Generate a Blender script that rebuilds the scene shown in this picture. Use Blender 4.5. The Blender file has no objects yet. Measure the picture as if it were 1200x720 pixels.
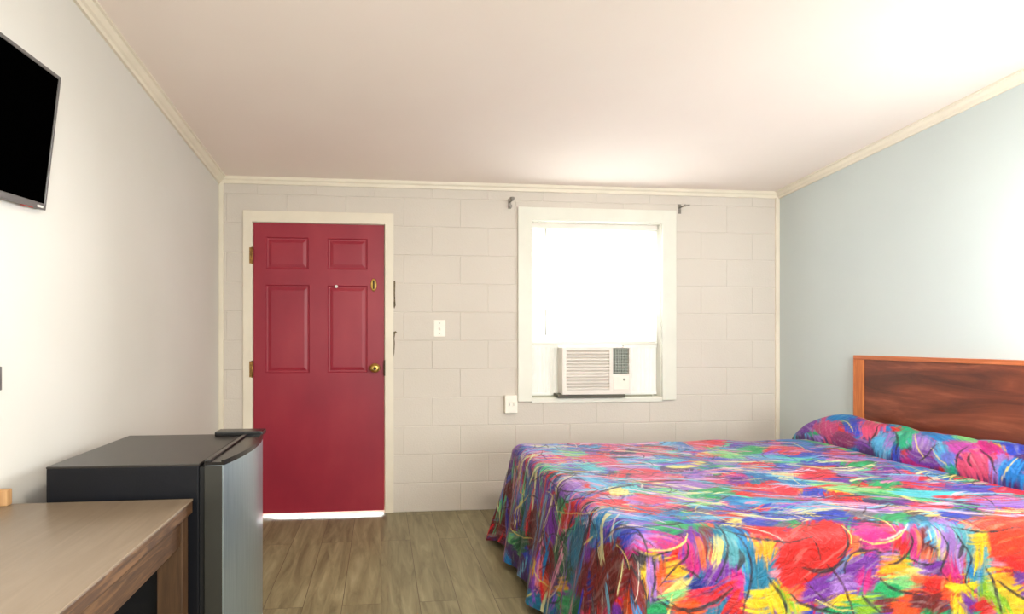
import bpy, bmesh, math, random
import numpy as np
from mathutils import Vector, Matrix, noise as mnoise
R = math.radians
sc = bpy.context.scene
COL = sc.collection

# ------------------------------------------------------------------ helpers
def s2l(c):
    out = []
    for v in c[:3]:
        v /= 255.0
        out.append(v / 12.92 if v <= 0.04045 else ((v + 0.055) / 1.055) ** 2.4)
    return tuple(out) + (1.0,)

class NT:
    """tiny node-tree helper"""
    def __init__(self, name):
        self.m = bpy.data.materials.new(name); self.m.use_nodes = True
        self.t = self.m.node_tree; self.b = self.t.nodes['Principled BSDF']
        self.out = self.t.nodes['Material Output']
    def n(self, typ, **kw):
        nd = self.t.nodes.new(typ)
        for k, v in kw.items():
            if k in nd.inputs.keys(): nd.inputs[k].default_value = v
            else: setattr(nd, k, v)
        return nd
    def l(self, a, b): self.t.links.new(a, b)
    def coords(self, scale=(1, 1, 1), rot=(0, 0, 0), loc=(0, 0, 0)):
        tc = self.n('ShaderNodeTexCoord'); mp = self.n('ShaderNodeMapping')
        mp.inputs['Scale'].default_value = scale; mp.inputs['Rotation'].default_value = rot
        mp.inputs['Location'].default_value = loc
        self.l(tc.outputs['Object'], mp.inputs['Vector']); return mp.outputs['Vector']
    def ramp(self, fac, stops, interp='LINEAR'):
        r = self.n('ShaderNodeValToRGB'); e = r.color_ramp.elements
        r.color_ramp.interpolation = interp
        while len(e) < len(stops): e.new(0.5)
        for i, (p, c) in enumerate(stops):
            e[i].position = p; e[i].color = s2l(c)
        self.l(fac, r.inputs['Fac']); return r.outputs['Color']
    def bump(self, h, strength=0.2, dist=0.01):
        bp = self.n('ShaderNodeBump'); bp.inputs['Strength'].default_value = strength
        bp.inputs['Distance'].default_value = dist
        self.l(h, bp.inputs['Height']); self.l(bp.outputs['Normal'], self.b.inputs['Normal'])

def mat(name, col, rough=0.5, metal=0.0, var=0.04, scale=8.0, bump=0.0, bscale=60.0, spec=0.5, stretch=(1, 1, 1)):
    k = NT(name); k.b.inputs['Roughness'].default_value = rough
    k.b.inputs['Metallic'].default_value = metal
    k.b.inputs['Specular IOR Level'].default_value = spec
    v = k.coords(stretch)
    nz = k.n('ShaderNodeTexNoise'); nz.inputs['Scale'].default_value = scale; nz.inputs['Detail'].default_value = 4
    k.l(v, nz.inputs['Vector'])
    a = tuple(max(0, c * (1 - var)) for c in col); b = tuple(min(255, c * (1 + var)) for c in col)
    k.l(k.ramp(nz.outputs['Fac'], [(0.3, a), (0.7, b)]), k.b.inputs['Base Color'])
    if bump:
        n2 = k.n('ShaderNodeTexNoise'); n2.inputs['Scale'].default_value = bscale; n2.inputs['Detail'].default_value = 5
        k.l(v, n2.inputs['Vector']); k.bump(n2.outputs['Fac'], bump, 0.004)
    return k.m

class MB:
    """collects shapes in world coordinates, links them as ONE mesh object"""
    def __init__(self): self.bm = bmesh.new()
    def _add(self, verts, faces, M=None, smooth=False):
        vs = [self.bm.verts.new(M @ Vector(v) if M else v) for v in verts]
        for f in faces:
            try:
                fc = self.bm.faces.new([vs[i] for i in f]); fc.smooth = smooth
            except ValueError: pass
        return vs
    def box(self, lo, hi, bev=0.0, M=None, seg=2):
        t = bmesh.new(); bmesh.ops.create_cube(t, size=1)
        for v in t.verts:
            v.co = Vector([lo[i] + (v.co[i] + 0.5) * (hi[i] - lo[i]) for i in range(3)])
        if bev:
            bev = min(bev, 0.45 * min(abs(hi[i] - lo[i]) for i in range(3)))
            bmesh.ops.bevel(t, geom=list(t.edges), offset=bev, segments=seg, profile=0.6, affect='EDGES')
        self.merge(t, M, smooth=False); return self
    def merge(self, t, M=None, smooth=None):
        t.verts.index_update()
        vs = [self.bm.verts.new((M @ v.co) if M else v.co) for v in t.verts]
        for f in t.faces:
            try:
                n = self.bm.faces.new([vs[v.index] for v in f.verts])
                n.smooth = f.smooth if smooth is None else smooth
            except ValueError: pass
        t.free()
    def cyl(self, p0, p1, r0, r1=None, seg=20, cap=True):
        r1 = r0 if r1 is None else r1
        p0, p1 = Vector(p0), Vector(p1); d = (p1 - p0).normalized()
        a = d.orthogonal().normalized(); b = d.cross(a)
        V, F = [], []
        for p, r in ((p0, r0), (p1, r1)):
            for i in range(seg):
                t = 2 * math.pi * i / seg; V.append(p + (a * math.cos(t) + b * math.sin(t)) * r)
        vs = [self.bm.verts.new(v) for v in V]
        for i in range(seg):
            j = (i + 1) % seg
            f = self.bm.faces.new((vs[i], vs[j], vs[seg + j], vs[seg + i])); f.smooth = True
        if cap:
            self.bm.faces.new(vs[:seg][::-1]); self.bm.faces.new(vs[seg:])
        return self
    def lathe(self, c, axis, prof, seg=28, sx=1.0, sy=1.0):
        """prof: (radius, distance along axis)"""
        c = Vector(c); d = Vector(axis).normalized()
        a = Vector((1, 0, 0)) if abs(d.x) < 0.9 else Vector((0, 1, 0))
        b = d.cross(a).normalized(); a = b.cross(d).normalized()
        rings = []
        for r, h in prof:
            rings.append([self.bm.verts.new(c + d * h + a * (r * sx * math.cos(2 * math.pi * i / seg)) + b * (r * sy * math.sin(2 * math.pi * i / seg))) for i in range(seg)])
        for k in range(len(rings) - 1):
            for i in range(seg):
                j = (i + 1) % seg
                f = self.bm.faces.new((rings[k][i], rings[k][j], rings[k + 1][j], rings[k + 1][i])); f.smooth = True
        self.bm.faces.new(rings[0][::-1]); self.bm.faces.new(rings[-1])
        return self
    def prism(self, poly, vec, M=None, smooth_sides=False):
        """poly: planar 3D outline, extruded along vec"""
        vec = Vector(vec); n = len(poly)
        vs = [self.bm.verts.new(Vector(p)) for p in poly] + [self.bm.verts.new(Vector(p) + vec) for p in poly]
        self.bm.faces.new(vs[:n][::-1]); self.bm.faces.new(vs[n:])
        for i in range(n):
            j = (i + 1) % n
            f = self.bm.faces.new((vs[i], vs[j], vs[n + j], vs[n + i])); f.smooth = smooth_sides
        return self
    def build(self, name, m, parent=None, smooth=None):
        bmesh.ops.recalc_face_normals(self.bm, faces=self.bm.faces)
        off = Vector((0, 0, 0))
        if parent:
            q = parent
            while q: off += q.location; q = q.parent
        me = bpy.data.meshes.new(name)
        for v in self.bm.verts: v.co -= off
        if smooth is not None:
            for f in self.bm.faces: f.smooth = smooth
        self.bm.to_mesh(me); self.bm.free()
        me.materials.append(m)
        o = bpy.data.objects.new(name, me); COL.objects.link(o)
        if parent: o.parent = parent
        return o

def tag(o, label=None, cat=None, group=None, kind=None):
    if label: o['label'] = label
    if cat: o['category'] = cat
    if group: o['group'] = group
    if kind: o['kind'] = kind
    return o
def thing(name, loc, label, cat, group=None):
    o = bpy.data.objects.new(name, None); COL.objects.link(o); o.location = loc
    o.empty_display_size = 0.1
    return tag(o, label, cat, group)
def struct(o): o['kind'] = 'structure'; return o

# ------------------------------------------------------------------ room size (metres)
D, XL, XR = 3.7315, -1.110, 3.018        # end wall, left wall, right wall
ZC, SL = 2.3486, 0.089                   # ceiling height at the end wall and its rise toward the rear
YB = -2.4                                # rear of the room
def zc(y): return ZC + SL * (D - y)
DX0, DX1, DZ = -0.879, 0.0215, 2.037     # door slab
WX0, WX1, WZ0, WZ1 = 1.086, 2.082, 0.797, 2.095   # window opening
# ------------------------------------------------------------------ bedspread shape
BX0, BX1, BY0, BY1, BZ = 0.765, 2.965, 1.555, 3.085, 0.612   # foot, head, near edge, far edge, top
BR = 0.06                                # roundness of the mattress edge
DROP = 0.50
def _prof(s, flare):
    """overshoot s past an edge -> (outward, down) along a rounded edge then a flared drop"""
    L = BR * math.pi / 2
    a = np.clip(s / BR, 0, math.pi / 2)
    o = BR * np.sin(a); d = BR * (1 - np.cos(a))
    e = np.maximum(s - L, 0)
    return o + e * flare, d + e * math.sqrt(max(0, 1 - flare * flare))
def spread_pos(u, v):
    """cloth coordinates (u along the bed from the foot, v across it) -> position"""
    u = np.asarray(u, float); v = np.asarray(v, float)
    fx, ny, fy = BX0 + BR, BY0 + BR, BY1 - BR
    su = np.maximum(fx - u, 0)                       # past the foot edge
    sn = np.maximum(ny - v, 0); sf = np.maximum(v - fy, 0)
    sv = np.where(sn > 0, sn, sf); sg = np.where(sn > 0, -1.0, 1.0)
    h = np.hypot(su, sv) + 1e-9
    s = np.maximum(su, sv)
    s = s * (1 - 0.0) + 0.10 * np.minimum(su, sv)    # corners of the cloth hang a little lower
    cu, cv = su / h, sv / h
    flare = 0.17 * cu ** 2 + 0.10 * cv ** 2 + 0.35 * (cu * cv)
    o, d = _prof(s, 0.0)
    e = np.maximum(s - BR * math.pi / 2, 0)
    # soft vertical folds that grow towards the hem
    t = np.where(su >= sv, v, u + 0.7)
    rip = (0.55 * np.sin(t * 14.0 + 0.8) + 0.35 * np.sin(t * 27.0 + 2.0) + 0.2 * np.sin(t * 43.0 + 4.0)) * 0.035 * np.clip(e / 0.5, 0, 1)
    corner = np.clip(4 * cu * cv * cu * cv, 0, 1)
    rip = rip * (1 - 0.6 * corner) + corner * 0.05 * np.clip(e / 0.4, 0, 1) * np.cos(6 * np.arctan2(sv, su + 1e-9))
    out = o + e * flare + rip
    x = np.maximum(u, fx) - out * cu
    y = np.clip(v, ny, fy) + sg * out * cv
    z = BZ - d
    # soft unevenness of the filling on top
    w = np.exp(-(s / 0.10) ** 2)
    z = z + w * (0.006 * np.sin(u * 7.1 + 1.2 * np.sin(v * 3.0)) * np.sin(v * 6.3 + 0.5) + 0.004 * np.sin(u * 15 + v * 9) - 0.006)
    return np.stack([x, y, np.maximum(z, 0.012)], -1)
U0, U1, V0, V1 = BX0 + BR - 0.60, BX1, BY0 + BR - 0.60, BY1 - BR + 0.60
# ------------------------------------------------------------------ covered pillow roll
PY0, PY1 = 1.47, 3.185
def roll_pos(p, q):
    """p along the bed's width 0..1, q round the roll 0 (front crease) .. 1 (at the headboard)"""
    p = np.asarray(p, float); q = np.asarray(q, float)
    y = PY0 + (PY1 - PY0) * p
    # height swells from the far end
    e = np.clip((PY1 - y) / 0.26, 0, 1); e2 = np.clip((y - PY0) / 0.16, 0, 1)
    sw = np.sqrt(np.clip(1 - (1 - e) ** 2, 0, 1)) * np.sqrt(np.clip(1 - (1 - e2) ** 2, 0, 1))
    a = q * math.pi * 0.98
    xf = 2.625 - 0.02 * (1 - p) + 0.012 * np.sin(y * 5.0) + 0.05 * (1 - sw)
    # half-egg profile, steep in front, long at the back
    cx = (1 - np.cos(a)) / 2
    x = xf + (2.955 - xf) * cx ** 0.85
    hgt = 0.165 + 0.012 * np.sin(y * 4.2 + 0.6)
    z = 0.598 + hgt * (0.10 + 0.90 * sw) * np.sin(a) ** 0.62 * (0.86 + 0.16 * cx) - 0.012 * (q < 1e-6)
    z = z + 0.006 * np.sin(y * 23 + q * 5) * np.sin(a) * sw + 0.004 * np.sin(y * 41 + q * 11) * np.sin(a) * sw
    # far end droops over the side of the mattress
    z = z - 0.03 * np.clip((y - 3.09) / 0.1, 0, 1)
    return np.stack([x, y, z], -1)
# brush patches and lines of the printed quilt, with some painted crease shade: colour, outline in millimetres on the cloth
PATCH = [
 ((236,160,176),[(1689,3031),(1647,2995),(1581,2977),(1509,2995),(1449,3031),(1389,3031),(1365,3031),(1389,3031),(1449,3031),(1533,3037),(1611,3031),(1665,3031)]),
 ((120,184,224),[(1779,2983),(1731,2923),(1689,2899),(1659,2911),(1653,2965),(1665,3031),(1659,3031),(1671,3031),(1695,3031),(1731,3025),(1773,3031),(1803,3031)]),
 ((24,138,192),[(1689,2725),(1659,2701),(1653,2725),(1653,2761),(1683,2839),(1719,2911),(1779,3007),(1809,3031),(1833,3031),(1809,2953),(1767,2857),(1725,2779)]),
 ((76,92,192),[(1695,2701),(1671,2671),(1635,2635),(1593,2599),(1581,2611),(1593,2653),(1617,2701),(1647,2743),(1677,2767),(1701,2773),(1713,2761),(1707,2731)]),
 ((226,112,142),[(1623,2761),(1569,2695),(1497,2635),(1437,2617),(1395,2635),(1377,2677),(1389,2725),(1437,2791),(1521,2875),(1581,2881),(1617,2845),(1635,2809)]),
 ((226,84,98),[(2073,2977),(2025,2929),(1965,2911),(1893,2899),(1845,2923),(1821,2959),(1839,3019),(1869,3037),(1917,3037),(1983,3037),(2043,3031),(2091,3025)]),
 ((128,76,164),[(2301,3031),(2217,2935),(2121,2851),(2061,2833),(2007,2821),(1989,2845),(2001,2887),(2043,2929),(2121,2995),(2193,3025),(2247,3031),(2283,3031)]),
 ((34,168,112),[(2151,2755),(2109,2713),(2055,2683),(1995,2665),(1947,2659),(1941,2695),(1971,2755),(2019,2809),(2067,2827),(2127,2845),(2169,2839),(2175,2803)]),
 ((150,212,150),[(1863,2557),(1839,2545),(1821,2569),(1797,2599),(1797,2665),(1803,2725),(1827,2779),(1863,2809),(1905,2815),(1923,2767),(1911,2683),(1887,2605)]),
 ((226,84,98),[(1755,2629),(1731,2605),(1689,2575),(1647,2551),(1623,2557),(1629,2599),(1647,2641),(1683,2683),(1719,2707),(1749,2707),(1767,2689),(1773,2665)]),
 ((178,144,210),[(1773,2473),(1737,2443),(1695,2425),(1671,2449),(1665,2497),(1671,2551),(1701,2611),(1731,2635),(1761,2635),(1785,2605),(1797,2563),(1791,2515)]),
 ((120,184,224),[(1533,2473),(1491,2449),(1419,2449),(1329,2467),(1245,2491),(1191,2533),(1191,2587),(1239,2635),(1317,2635),(1407,2605),(1491,2569),(1539,2527)]),
 ((178,144,210),[(1281,2377),(1245,2341),(1191,2323),(1137,2341),(1095,2383),(1071,2431),(1071,2467),(1095,2485),(1143,2485),(1203,2473),(1257,2449),(1287,2419)]),
 ((34,168,112),[(1677,2359),(1635,2311),(1599,2299),(1557,2293),(1527,2305),(1515,2329),(1521,2359),(1551,2389),(1593,2407),(1653,2437),(1701,2449),(1701,2407)]),
 ((226,112,142),[(1335,2203),(1281,2143),(1221,2119),(1167,2131),(1119,2155),(1101,2209),(1119,2275),(1155,2311),(1221,2347),(1299,2365),(1353,2341),(1365,2281)]),
 ((226,84,98),[(1293,2329),(1263,2299),(1221,2287),(1173,2287),(1137,2311),(1113,2335),(1113,2365),(1131,2377),(1173,2383),(1227,2389),(1269,2377),(1293,2353)]),
 ((178,144,210),[(1503,2263),(1479,2245),(1437,2215),(1401,2209),(1383,2233),(1383,2269),(1407,2323),(1431,2347),(1467,2359),(1497,2353),(1515,2329),(1521,2305)]),
 ((226,84,98),[(1881,2431),(1851,2401),(1809,2377),(1773,2371),(1749,2377),(1755,2419),(1773,2455),(1809,2491),(1845,2509),(1869,2497),(1893,2485),(1893,2455)]),
 ((24,138,192),[(1761,2179),(1731,2161),(1701,2167),(1671,2185),(1653,2215),(1647,2251),(1665,2293),(1701,2323),(1755,2347),(1785,2323),(1797,2281),(1791,2233)]),
 ((226,112,142),[(1575,2209),(1551,2185),(1515,2167),(1479,2161),(1455,2173),(1443,2191),(1455,2221),(1479,2245),(1515,2263),(1545,2257),(1569,2245),(1581,2227)]),
 ((128,76,164),[(1623,2173),(1605,2161),(1575,2149),(1545,2143),(1527,2155),(1521,2179),(1533,2203),(1551,2221),(1581,2233),(1605,2227),(1623,2215),(1629,2191)]),
 ((178,144,210),[(1371,2089),(1341,2065),(1287,2047),(1233,2047),(1185,2059),(1161,2089),(1161,2119),(1191,2143),(1239,2155),(1305,2167),(1359,2161),(1383,2131)]),
 ((34,168,112),[(1485,2047),(1431,1987),(1371,1957),(1311,1939),(1263,1939),(1233,1951),(1233,1975),(1263,2005),(1323,2041),(1389,2065),(1467,2101),(1503,2095)]),
 ((150,212,150),[(1197,1891),(1173,1879),(1149,1897),(1119,1927),(1107,1981),(1107,2041),(1119,2083),(1143,2101),(1173,2083),(1197,2041),(1209,1981),(1209,1927)]),
 ((150,212,150),[(1239,1837),(1215,1819),(1185,1819),(1155,1837),(1125,1855),(1119,1897),(1125,1921),(1143,1933),(1179,1939),(1215,1927),(1239,1897),(1245,1861)]),
 ((208,48,52),[(1641,2035),(1593,1993),(1509,1927),(1449,1909),(1413,1927),(1401,1957),(1413,1993),(1473,2059),(1557,2125),(1611,2131),(1653,2119),(1665,2083)]),
 ((120,208,220),[(1041,2077),(1011,2041),(993,2035),(975,2047),(975,2083),(981,2125),(1011,2191),(1041,2233),(1065,2245),(1083,2233),(1077,2179),(1065,2125)]),
 ((246,228,156),[(963,2023),(951,2005),(939,1999),(921,1987),(915,1999),(915,2017),(915,2029),(927,2047),(945,2065),(957,2065),(969,2065),(969,2041)]),
 ((178,144,210),[(993,1909),(975,1885),(945,1861),(921,1861),(903,1873),(897,1897),(909,1933),(927,1957),(951,1969),(975,1969),(993,1957),(999,1933)]),
 ((226,112,142),[(1101,1843),(1077,1825),(1047,1831),(1011,1849),(987,1891),(975,1927),(975,1951),(999,1969),(1035,1969),(1071,1945),(1101,1915),(1113,1879)]),
 ((226,84,98),[(993,1789),(981,1783),(951,1783),(915,1783),(885,1801),(867,1825),(873,1855),(891,1867),(921,1873),(951,1855),(981,1837),(999,1813)]),
 ((120,184,224),[(945,1717),(927,1705),(891,1693),(849,1687),(813,1693),(801,1729),(801,1747),(819,1759),(849,1765),(897,1777),(927,1759),(951,1747)]),
 ((24,138,192),[(1455,1831),(1437,1825),(1401,1831),(1365,1849),(1329,1867),(1311,1897),(1311,1915),(1335,1927),(1371,1927),(1413,1909),(1443,1879),(1461,1855)]),
 ((128,126,140),[(1215,1783),(1185,1747),(1161,1735),(1131,1723),(1113,1729),(1113,1753),(1125,1783),(1143,1801),(1179,1831),(1209,1843),(1227,1831),(1227,1807)]),
 ((208,48,52),[(1347,1753),(1317,1729),(1269,1705),(1215,1687),(1179,1693),(1161,1711),(1167,1735),(1197,1765),(1245,1789),(1299,1801),(1335,1795),(1353,1777)]),
 ((34,168,112),[(1029,1657),(1005,1633),(963,1609),(921,1597),(885,1597),(861,1603),(861,1621),(885,1651),(933,1687),(975,1699),(1011,1693),(1035,1687)]),
 ((34,168,112),[(1065,1621),(1041,1603),(1023,1609),(1017,1633),(1023,1681),(1035,1723),(1059,1759),(1077,1771),(1095,1765),(1101,1729),(1101,1693),(1083,1645)]),
 ((232,132,104),[(1089,1627),(1083,1627),(1077,1639),(1071,1663),(1071,1693),(1077,1717),(1089,1741),(1095,1741),(1101,1723),(1107,1699),(1101,1669),(1095,1639)]),
 ((246,228,156),[(1257,1699),(1239,1681),(1203,1651),(1173,1639),(1149,1633),(1131,1633),(1131,1639),(1143,1651),(1167,1663),(1203,1687),(1233,1699),(1251,1699)]),
 ((76,92,192),[(1329,1669),(1299,1639),(1263,1615),(1233,1609),(1215,1615),(1215,1639),(1221,1657),(1251,1687),(1287,1711),(1317,1717),(1341,1717),(1341,1693)]),
 ((208,48,52),[(1251,1579),(1239,1573),(1227,1573),(1209,1579),(1197,1591),(1191,1603),(1197,1615),(1215,1627),(1233,1633),(1245,1621),(1251,1603),(1257,1591)]),
 ((120,184,224),[(1065,2977),(1029,2917),(981,2869),(933,2857),(891,2863),(873,2911),(873,2953),(909,3031),(945,3031),(987,3031),(1041,3037),(1065,3019)]),
 ((178,144,210),[(903,2893),(879,2845),(855,2821),(831,2827),(819,2863),(819,2917),(831,2983),(855,3031),(873,3031),(903,3031),(927,3031),(927,2977)]),
 ((236,160,176),[(1365,3031),(1347,3025),(1281,2983),(1215,2983),(1155,2995),(1119,3025),(1107,3037),(1125,3037),(1167,3037),(1233,3031),(1299,3025),(1353,3031)]),
 ((150,212,150),[(1089,2623),(1059,2587),(1029,2599),(1005,2647),(987,2719),(981,2791),(999,2869),(1029,2905),(1065,2905),(1101,2869),(1113,2785),(1113,2701)]),
 ((226,112,142),[(939,2629),(915,2593),(885,2587),(849,2587),(831,2641),(825,2701),(831,2749),(861,2797),(891,2803),(927,2791),(945,2743),(951,2683)]),
 ((226,112,142),[(1173,2503),(1143,2467),(1107,2461),(1077,2491),(1053,2539),(1047,2599),(1065,2665),(1095,2707),(1137,2719),(1173,2695),(1191,2635),(1191,2563)]),
 ((120,208,220),[(1041,2377),(1023,2365),(999,2371),(975,2401),(963,2461),(957,2515),(969,2563),(987,2581),(1011,2563),(1035,2527),(1047,2467),(1053,2419)]),
 ((22,98,72),[(873,2353),(849,2305),(819,2281),(795,2293),(777,2335),(771,2377),(771,2407),(783,2419),(807,2413),(843,2437),(873,2437),(885,2407)]),
 ((30,130,160),[(825,2437),(807,2401),(789,2395),(771,2425),(765,2473),(759,2521),(765,2545),(777,2557),(795,2551),(819,2551),(837,2539),(837,2491)]),
 ((178,144,210),[(819,2071),(795,2047),(777,2071),(759,2125),(753,2191),(759,2239),(771,2263),(789,2263),(813,2251),(837,2227),(843,2173),(837,2119)]),
 ((120,184,224),[(957,2065),(933,2047),(909,2059),(885,2095),(873,2155),(873,2215),(891,2281),(921,2317),(957,2317),(975,2263),(981,2185),(969,2107)]),
 ((246,228,156),[(975,2041),(963,2023),(945,2011),(933,2011),(921,2017),(921,2041),(921,2053),(933,2071),(951,2083),(969,2089),(981,2083),(981,2065)]),
 ((226,112,142),[(879,1969),(855,1939),(813,1903),(783,1921),(759,1975),(741,2041),(741,2071),(759,2059),(783,2029),(819,2017),(855,2011),(879,1999)]),
 ((226,84,98),[(933,1897),(915,1879),(885,1861),(855,1861),(831,1873),(819,1891),(825,1921),(843,1945),(873,1963),(903,1963),(927,1945),(939,1927)]),
 ((208,48,52),[(747,1993),(735,1975),(717,1981),(693,2011),(669,2059),(657,2101),(657,2137),(669,2155),(693,2137),(717,2113),(741,2065),(753,2023)]),
 ((232,132,104),[(675,2077),(663,2083),(657,2089),(645,2113),(639,2137),(639,2155),(639,2173),(651,2161),(663,2143),(669,2125),(675,2107),(675,2089)]),
 ((120,184,224),[(825,1771),(807,1741),(777,1741),(741,1789),(705,1867),(681,1933),(675,1975),(693,1963),(729,1909),(771,1843),(801,1813),(825,1795)]),
 ((76,92,192),[(795,1657),(783,1639),(759,1651),(729,1693),(693,1753),(675,1801),(675,1825),(687,1825),(717,1795),(753,1741),(777,1705),(795,1681)]),
 ((30,130,160),[(699,1795),(675,1807),(651,1831),(639,1867),(639,1897),(645,1927),(669,1921),(699,1897),(717,1873),(729,1843),(729,1813),(717,1795)]),
 ((76,92,192),[(873,1615),(855,1597),(825,1591),(789,1597),(765,1639),(747,1687),(747,1705),(759,1699),(783,1663),(813,1639),(849,1639),(873,1633)]),
 ((128,76,164),[(759,2839),(717,2857),(681,2917),(657,2989),(663,3067),(687,3061),(723,3049),(753,3043),(777,3043),(795,3037),(795,2977),(783,2893)]),
 ((128,24,34),[(687,2671),(657,2665),(627,2683),(615,2707),(609,2749),(621,2797),(639,2845),(675,2845),(705,2827),(723,2785),(723,2743),(711,2695)]),
 ((128,76,164),[(777,2605),(759,2581),(741,2605),(723,2659),(711,2713),(711,2767),(729,2791),(747,2791),(771,2773),(789,2749),(795,2713),(795,2659)]),
 ((246,184,76),[(621,2695),(609,2695),(603,2695),(597,2707),(591,2725),(597,2737),(603,2755),(615,2755),(627,2743),(633,2731),(633,2719),(627,2707)]),
 ((112,26,48),[(519,2761),(447,2773),(345,2935),(315,2971),(327,3001),(381,3355),(453,3079),(525,3043),(585,2989),(615,2941),(615,2851),(579,2791)]),
 ((30,130,160),[(609,2503),(561,2503),(513,2533),(495,2557),(477,2647),(507,2677),(555,2695),(609,2695),(651,2677),(681,2623),(681,2563),(651,2527)]),
 ((128,76,164),[(705,2299),(657,2293),(609,2323),(573,2395),(561,2485),(585,2533),(633,2557),(687,2557),(741,2509),(765,2467),(765,2401),(747,2329)]),
 ((22,98,72),[(501,2623),(471,2623),(441,2641),(429,2659),(429,2683),(447,2701),(471,2713),(501,2719),(525,2713),(543,2695),(537,2677),(525,2647)]),
 ((112,26,48),[(471,2671),(435,2677),(405,2689),(387,2713),(375,2779),(345,2947),(381,2959),(417,2953),(465,2893),(513,2767),(519,2713),(501,2683)]),
 ((112,26,48),[(561,2257),(513,2251),(471,2269),(435,2323),(381,2491),(405,2533),(447,2569),(501,2575),(549,2545),(585,2485),(603,2383),(597,2287)]),
 ((128,76,164),[(627,2173),(573,2167),(525,2185),(501,2215),(507,2239),(537,2269),(573,2323),(621,2353),(669,2341),(699,2299),(699,2245),(669,2209)]),
 ((34,168,112),[(699,2113),(675,2107),(651,2119),(639,2137),(633,2173),(645,2191),(663,2209),(693,2209),(717,2203),(729,2185),(729,2155),(717,2131)]),
 ((208,48,52),[(687,2017),(669,2017),(651,2035),(633,2065),(627,2095),(633,2119),(645,2137),(663,2137),(687,2113),(699,2089),(705,2053),(699,2029)]),
 ((22,98,72),[(423,2527),(405,2521),(387,2527),(363,2551),(327,2641),(321,2677),(333,2695),(357,2701),(375,2701),(399,2677),(411,2641),(435,2551)]),
 ((128,24,34),[(495,2173),(465,2143),(435,2149),(399,2197),(393,2227),(411,2251),(441,2275),(471,2305),(501,2311),(525,2281),(531,2245),(519,2209)]),
 ((22,98,72),[(555,1975),(513,1957),(471,1969),(441,1999),(429,2053),(447,2101),(477,2149),(519,2173),(567,2161),(597,2119),(603,2071),(585,2023)]),
 ((30,130,160),[(651,1849),(609,1855),(567,1885),(531,1951),(525,1999),(549,2029),(591,2041),(645,2017),(693,1981),(717,1939),(717,1891),(693,1861)]),
 ((128,76,164),[(603,1807),(567,1801),(537,1813),(519,1825),(525,1837),(543,1867),(579,1879),(615,1885),(651,1867),(669,1849),(663,1831),(639,1813)]),
 ((112,26,48),[(561,1711),(513,1717),(471,1735),(447,1765),(441,1795),(465,1819),(495,1849),(537,1861),(579,1843),(603,1813),(609,1771),(591,1735)]),
 ((52,62,140),[(543,1729),(519,1729),(501,1729),(483,1747),(483,1759),(501,1771),(519,1783),(549,1783),(567,1783),(579,1771),(579,1753),(567,1741)]),
 ((246,184,76),[(387,2263),(369,2251),(357,2245),(345,2251),(351,2257),(357,2269),(375,2287),(363,2359),(363,2401),(375,2389),(405,2311),(405,2275)]),
 ((246,184,76),[(441,1975),(429,1987),(411,2011),(387,2053),(369,2083),(363,2107),(363,2119),(375,2113),(387,2095),(405,2071),(423,2035),(435,1999)]),
 ((232,132,104),[(363,2161),(363,2131),(345,2143),(327,2167),(309,2203),(315,2215),(321,2227),(333,2233),(345,2233),(357,2221),(363,2209),(363,2191)]),
 ((34,168,112),[(453,1831),(435,1837),(405,1879),(351,1975),(321,2041),(309,2083),(321,2095),(339,2089),(363,2065),(399,1999),(417,1951),(459,1849)]),
 ((30,130,160),[(309,2071),(291,2077),(279,2083),(267,2101),(261,2119),(249,2161),(249,2191),(267,2185),(297,2143),(315,2113),(321,2095),(315,2083)]),
 ((22,98,72),[(441,1801),(423,1801),(405,1801),(393,1813),(393,1825),(405,1837),(417,1855),(435,1861),(453,1855),(465,1837),(471,1819),(459,1807)]),
 ((112,26,48),[(309,2947),(279,2953),(255,2965),(237,2995),(231,3091),(255,3457),(285,3553),(321,3535),(339,3451),(345,3073),(351,2989),(339,2959)]),
 ((178,144,210),[(867,1567),(855,1549),(837,1537),(807,1531),(759,1531),(741,1561),(741,1585),(759,1591),(777,1579),(807,1579),(837,1579),(861,1579)]),
 ((200,68,140),[(831,1543),(825,1537),(801,1531),(765,1531),(735,1549),(723,1579),(723,1603),(735,1591),(753,1573),(771,1549),(801,1549),(825,1549)]),
 ((200,68,140),[(927,1537),(921,1531),(897,1525),(873,1531),(855,1543),(843,1555),(843,1567),(855,1573),(879,1579),(903,1573),(921,1561),(927,1549)]),
 ((44,34,44),[(837,1501),(831,1495),(801,1495),(771,1501),(735,1507),(717,1531),(723,1549),(729,1543),(753,1525),(789,1525),(813,1513),(831,1507)]),
 ((44,34,44),[(909,1501),(909,1489),(897,1483),(879,1471),(861,1471),(843,1471),(837,1483),(837,1495),(849,1501),(867,1513),(885,1513),(903,1513)]),
 ((208,48,52),[(945,1525),(945,1513),(933,1507),(921,1501),(909,1507),(903,1513),(897,1525),(903,1537),(915,1549),(927,1549),(939,1549),(945,1537)]),
 ((128,76,164),[(1011,1537),(1011,1501),(999,1477),(981,1465),(963,1471),(951,1495),(945,1531),(957,1567),(987,1603),(1023,1633),(1023,1609),(1017,1573)]),
 ((200,68,140),[(975,1507),(975,1483),(969,1465),(963,1459),(957,1465),(945,1483),(945,1507),(945,1531),(951,1549),(963,1555),(969,1549),(975,1531)]),
 ((128,24,34),[(1059,1555),(1059,1525),(1053,1501),(1041,1489),(1029,1495),(1011,1513),(1005,1543),(1011,1573),(1035,1609),(1059,1633),(1065,1615),(1059,1585)]),
 ((232,132,104),[(1005,1519),(1005,1501),(1005,1483),(999,1477),(993,1483),(993,1501),(987,1519),(987,1543),(993,1555),(999,1561),(999,1555),(999,1543)]),
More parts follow.
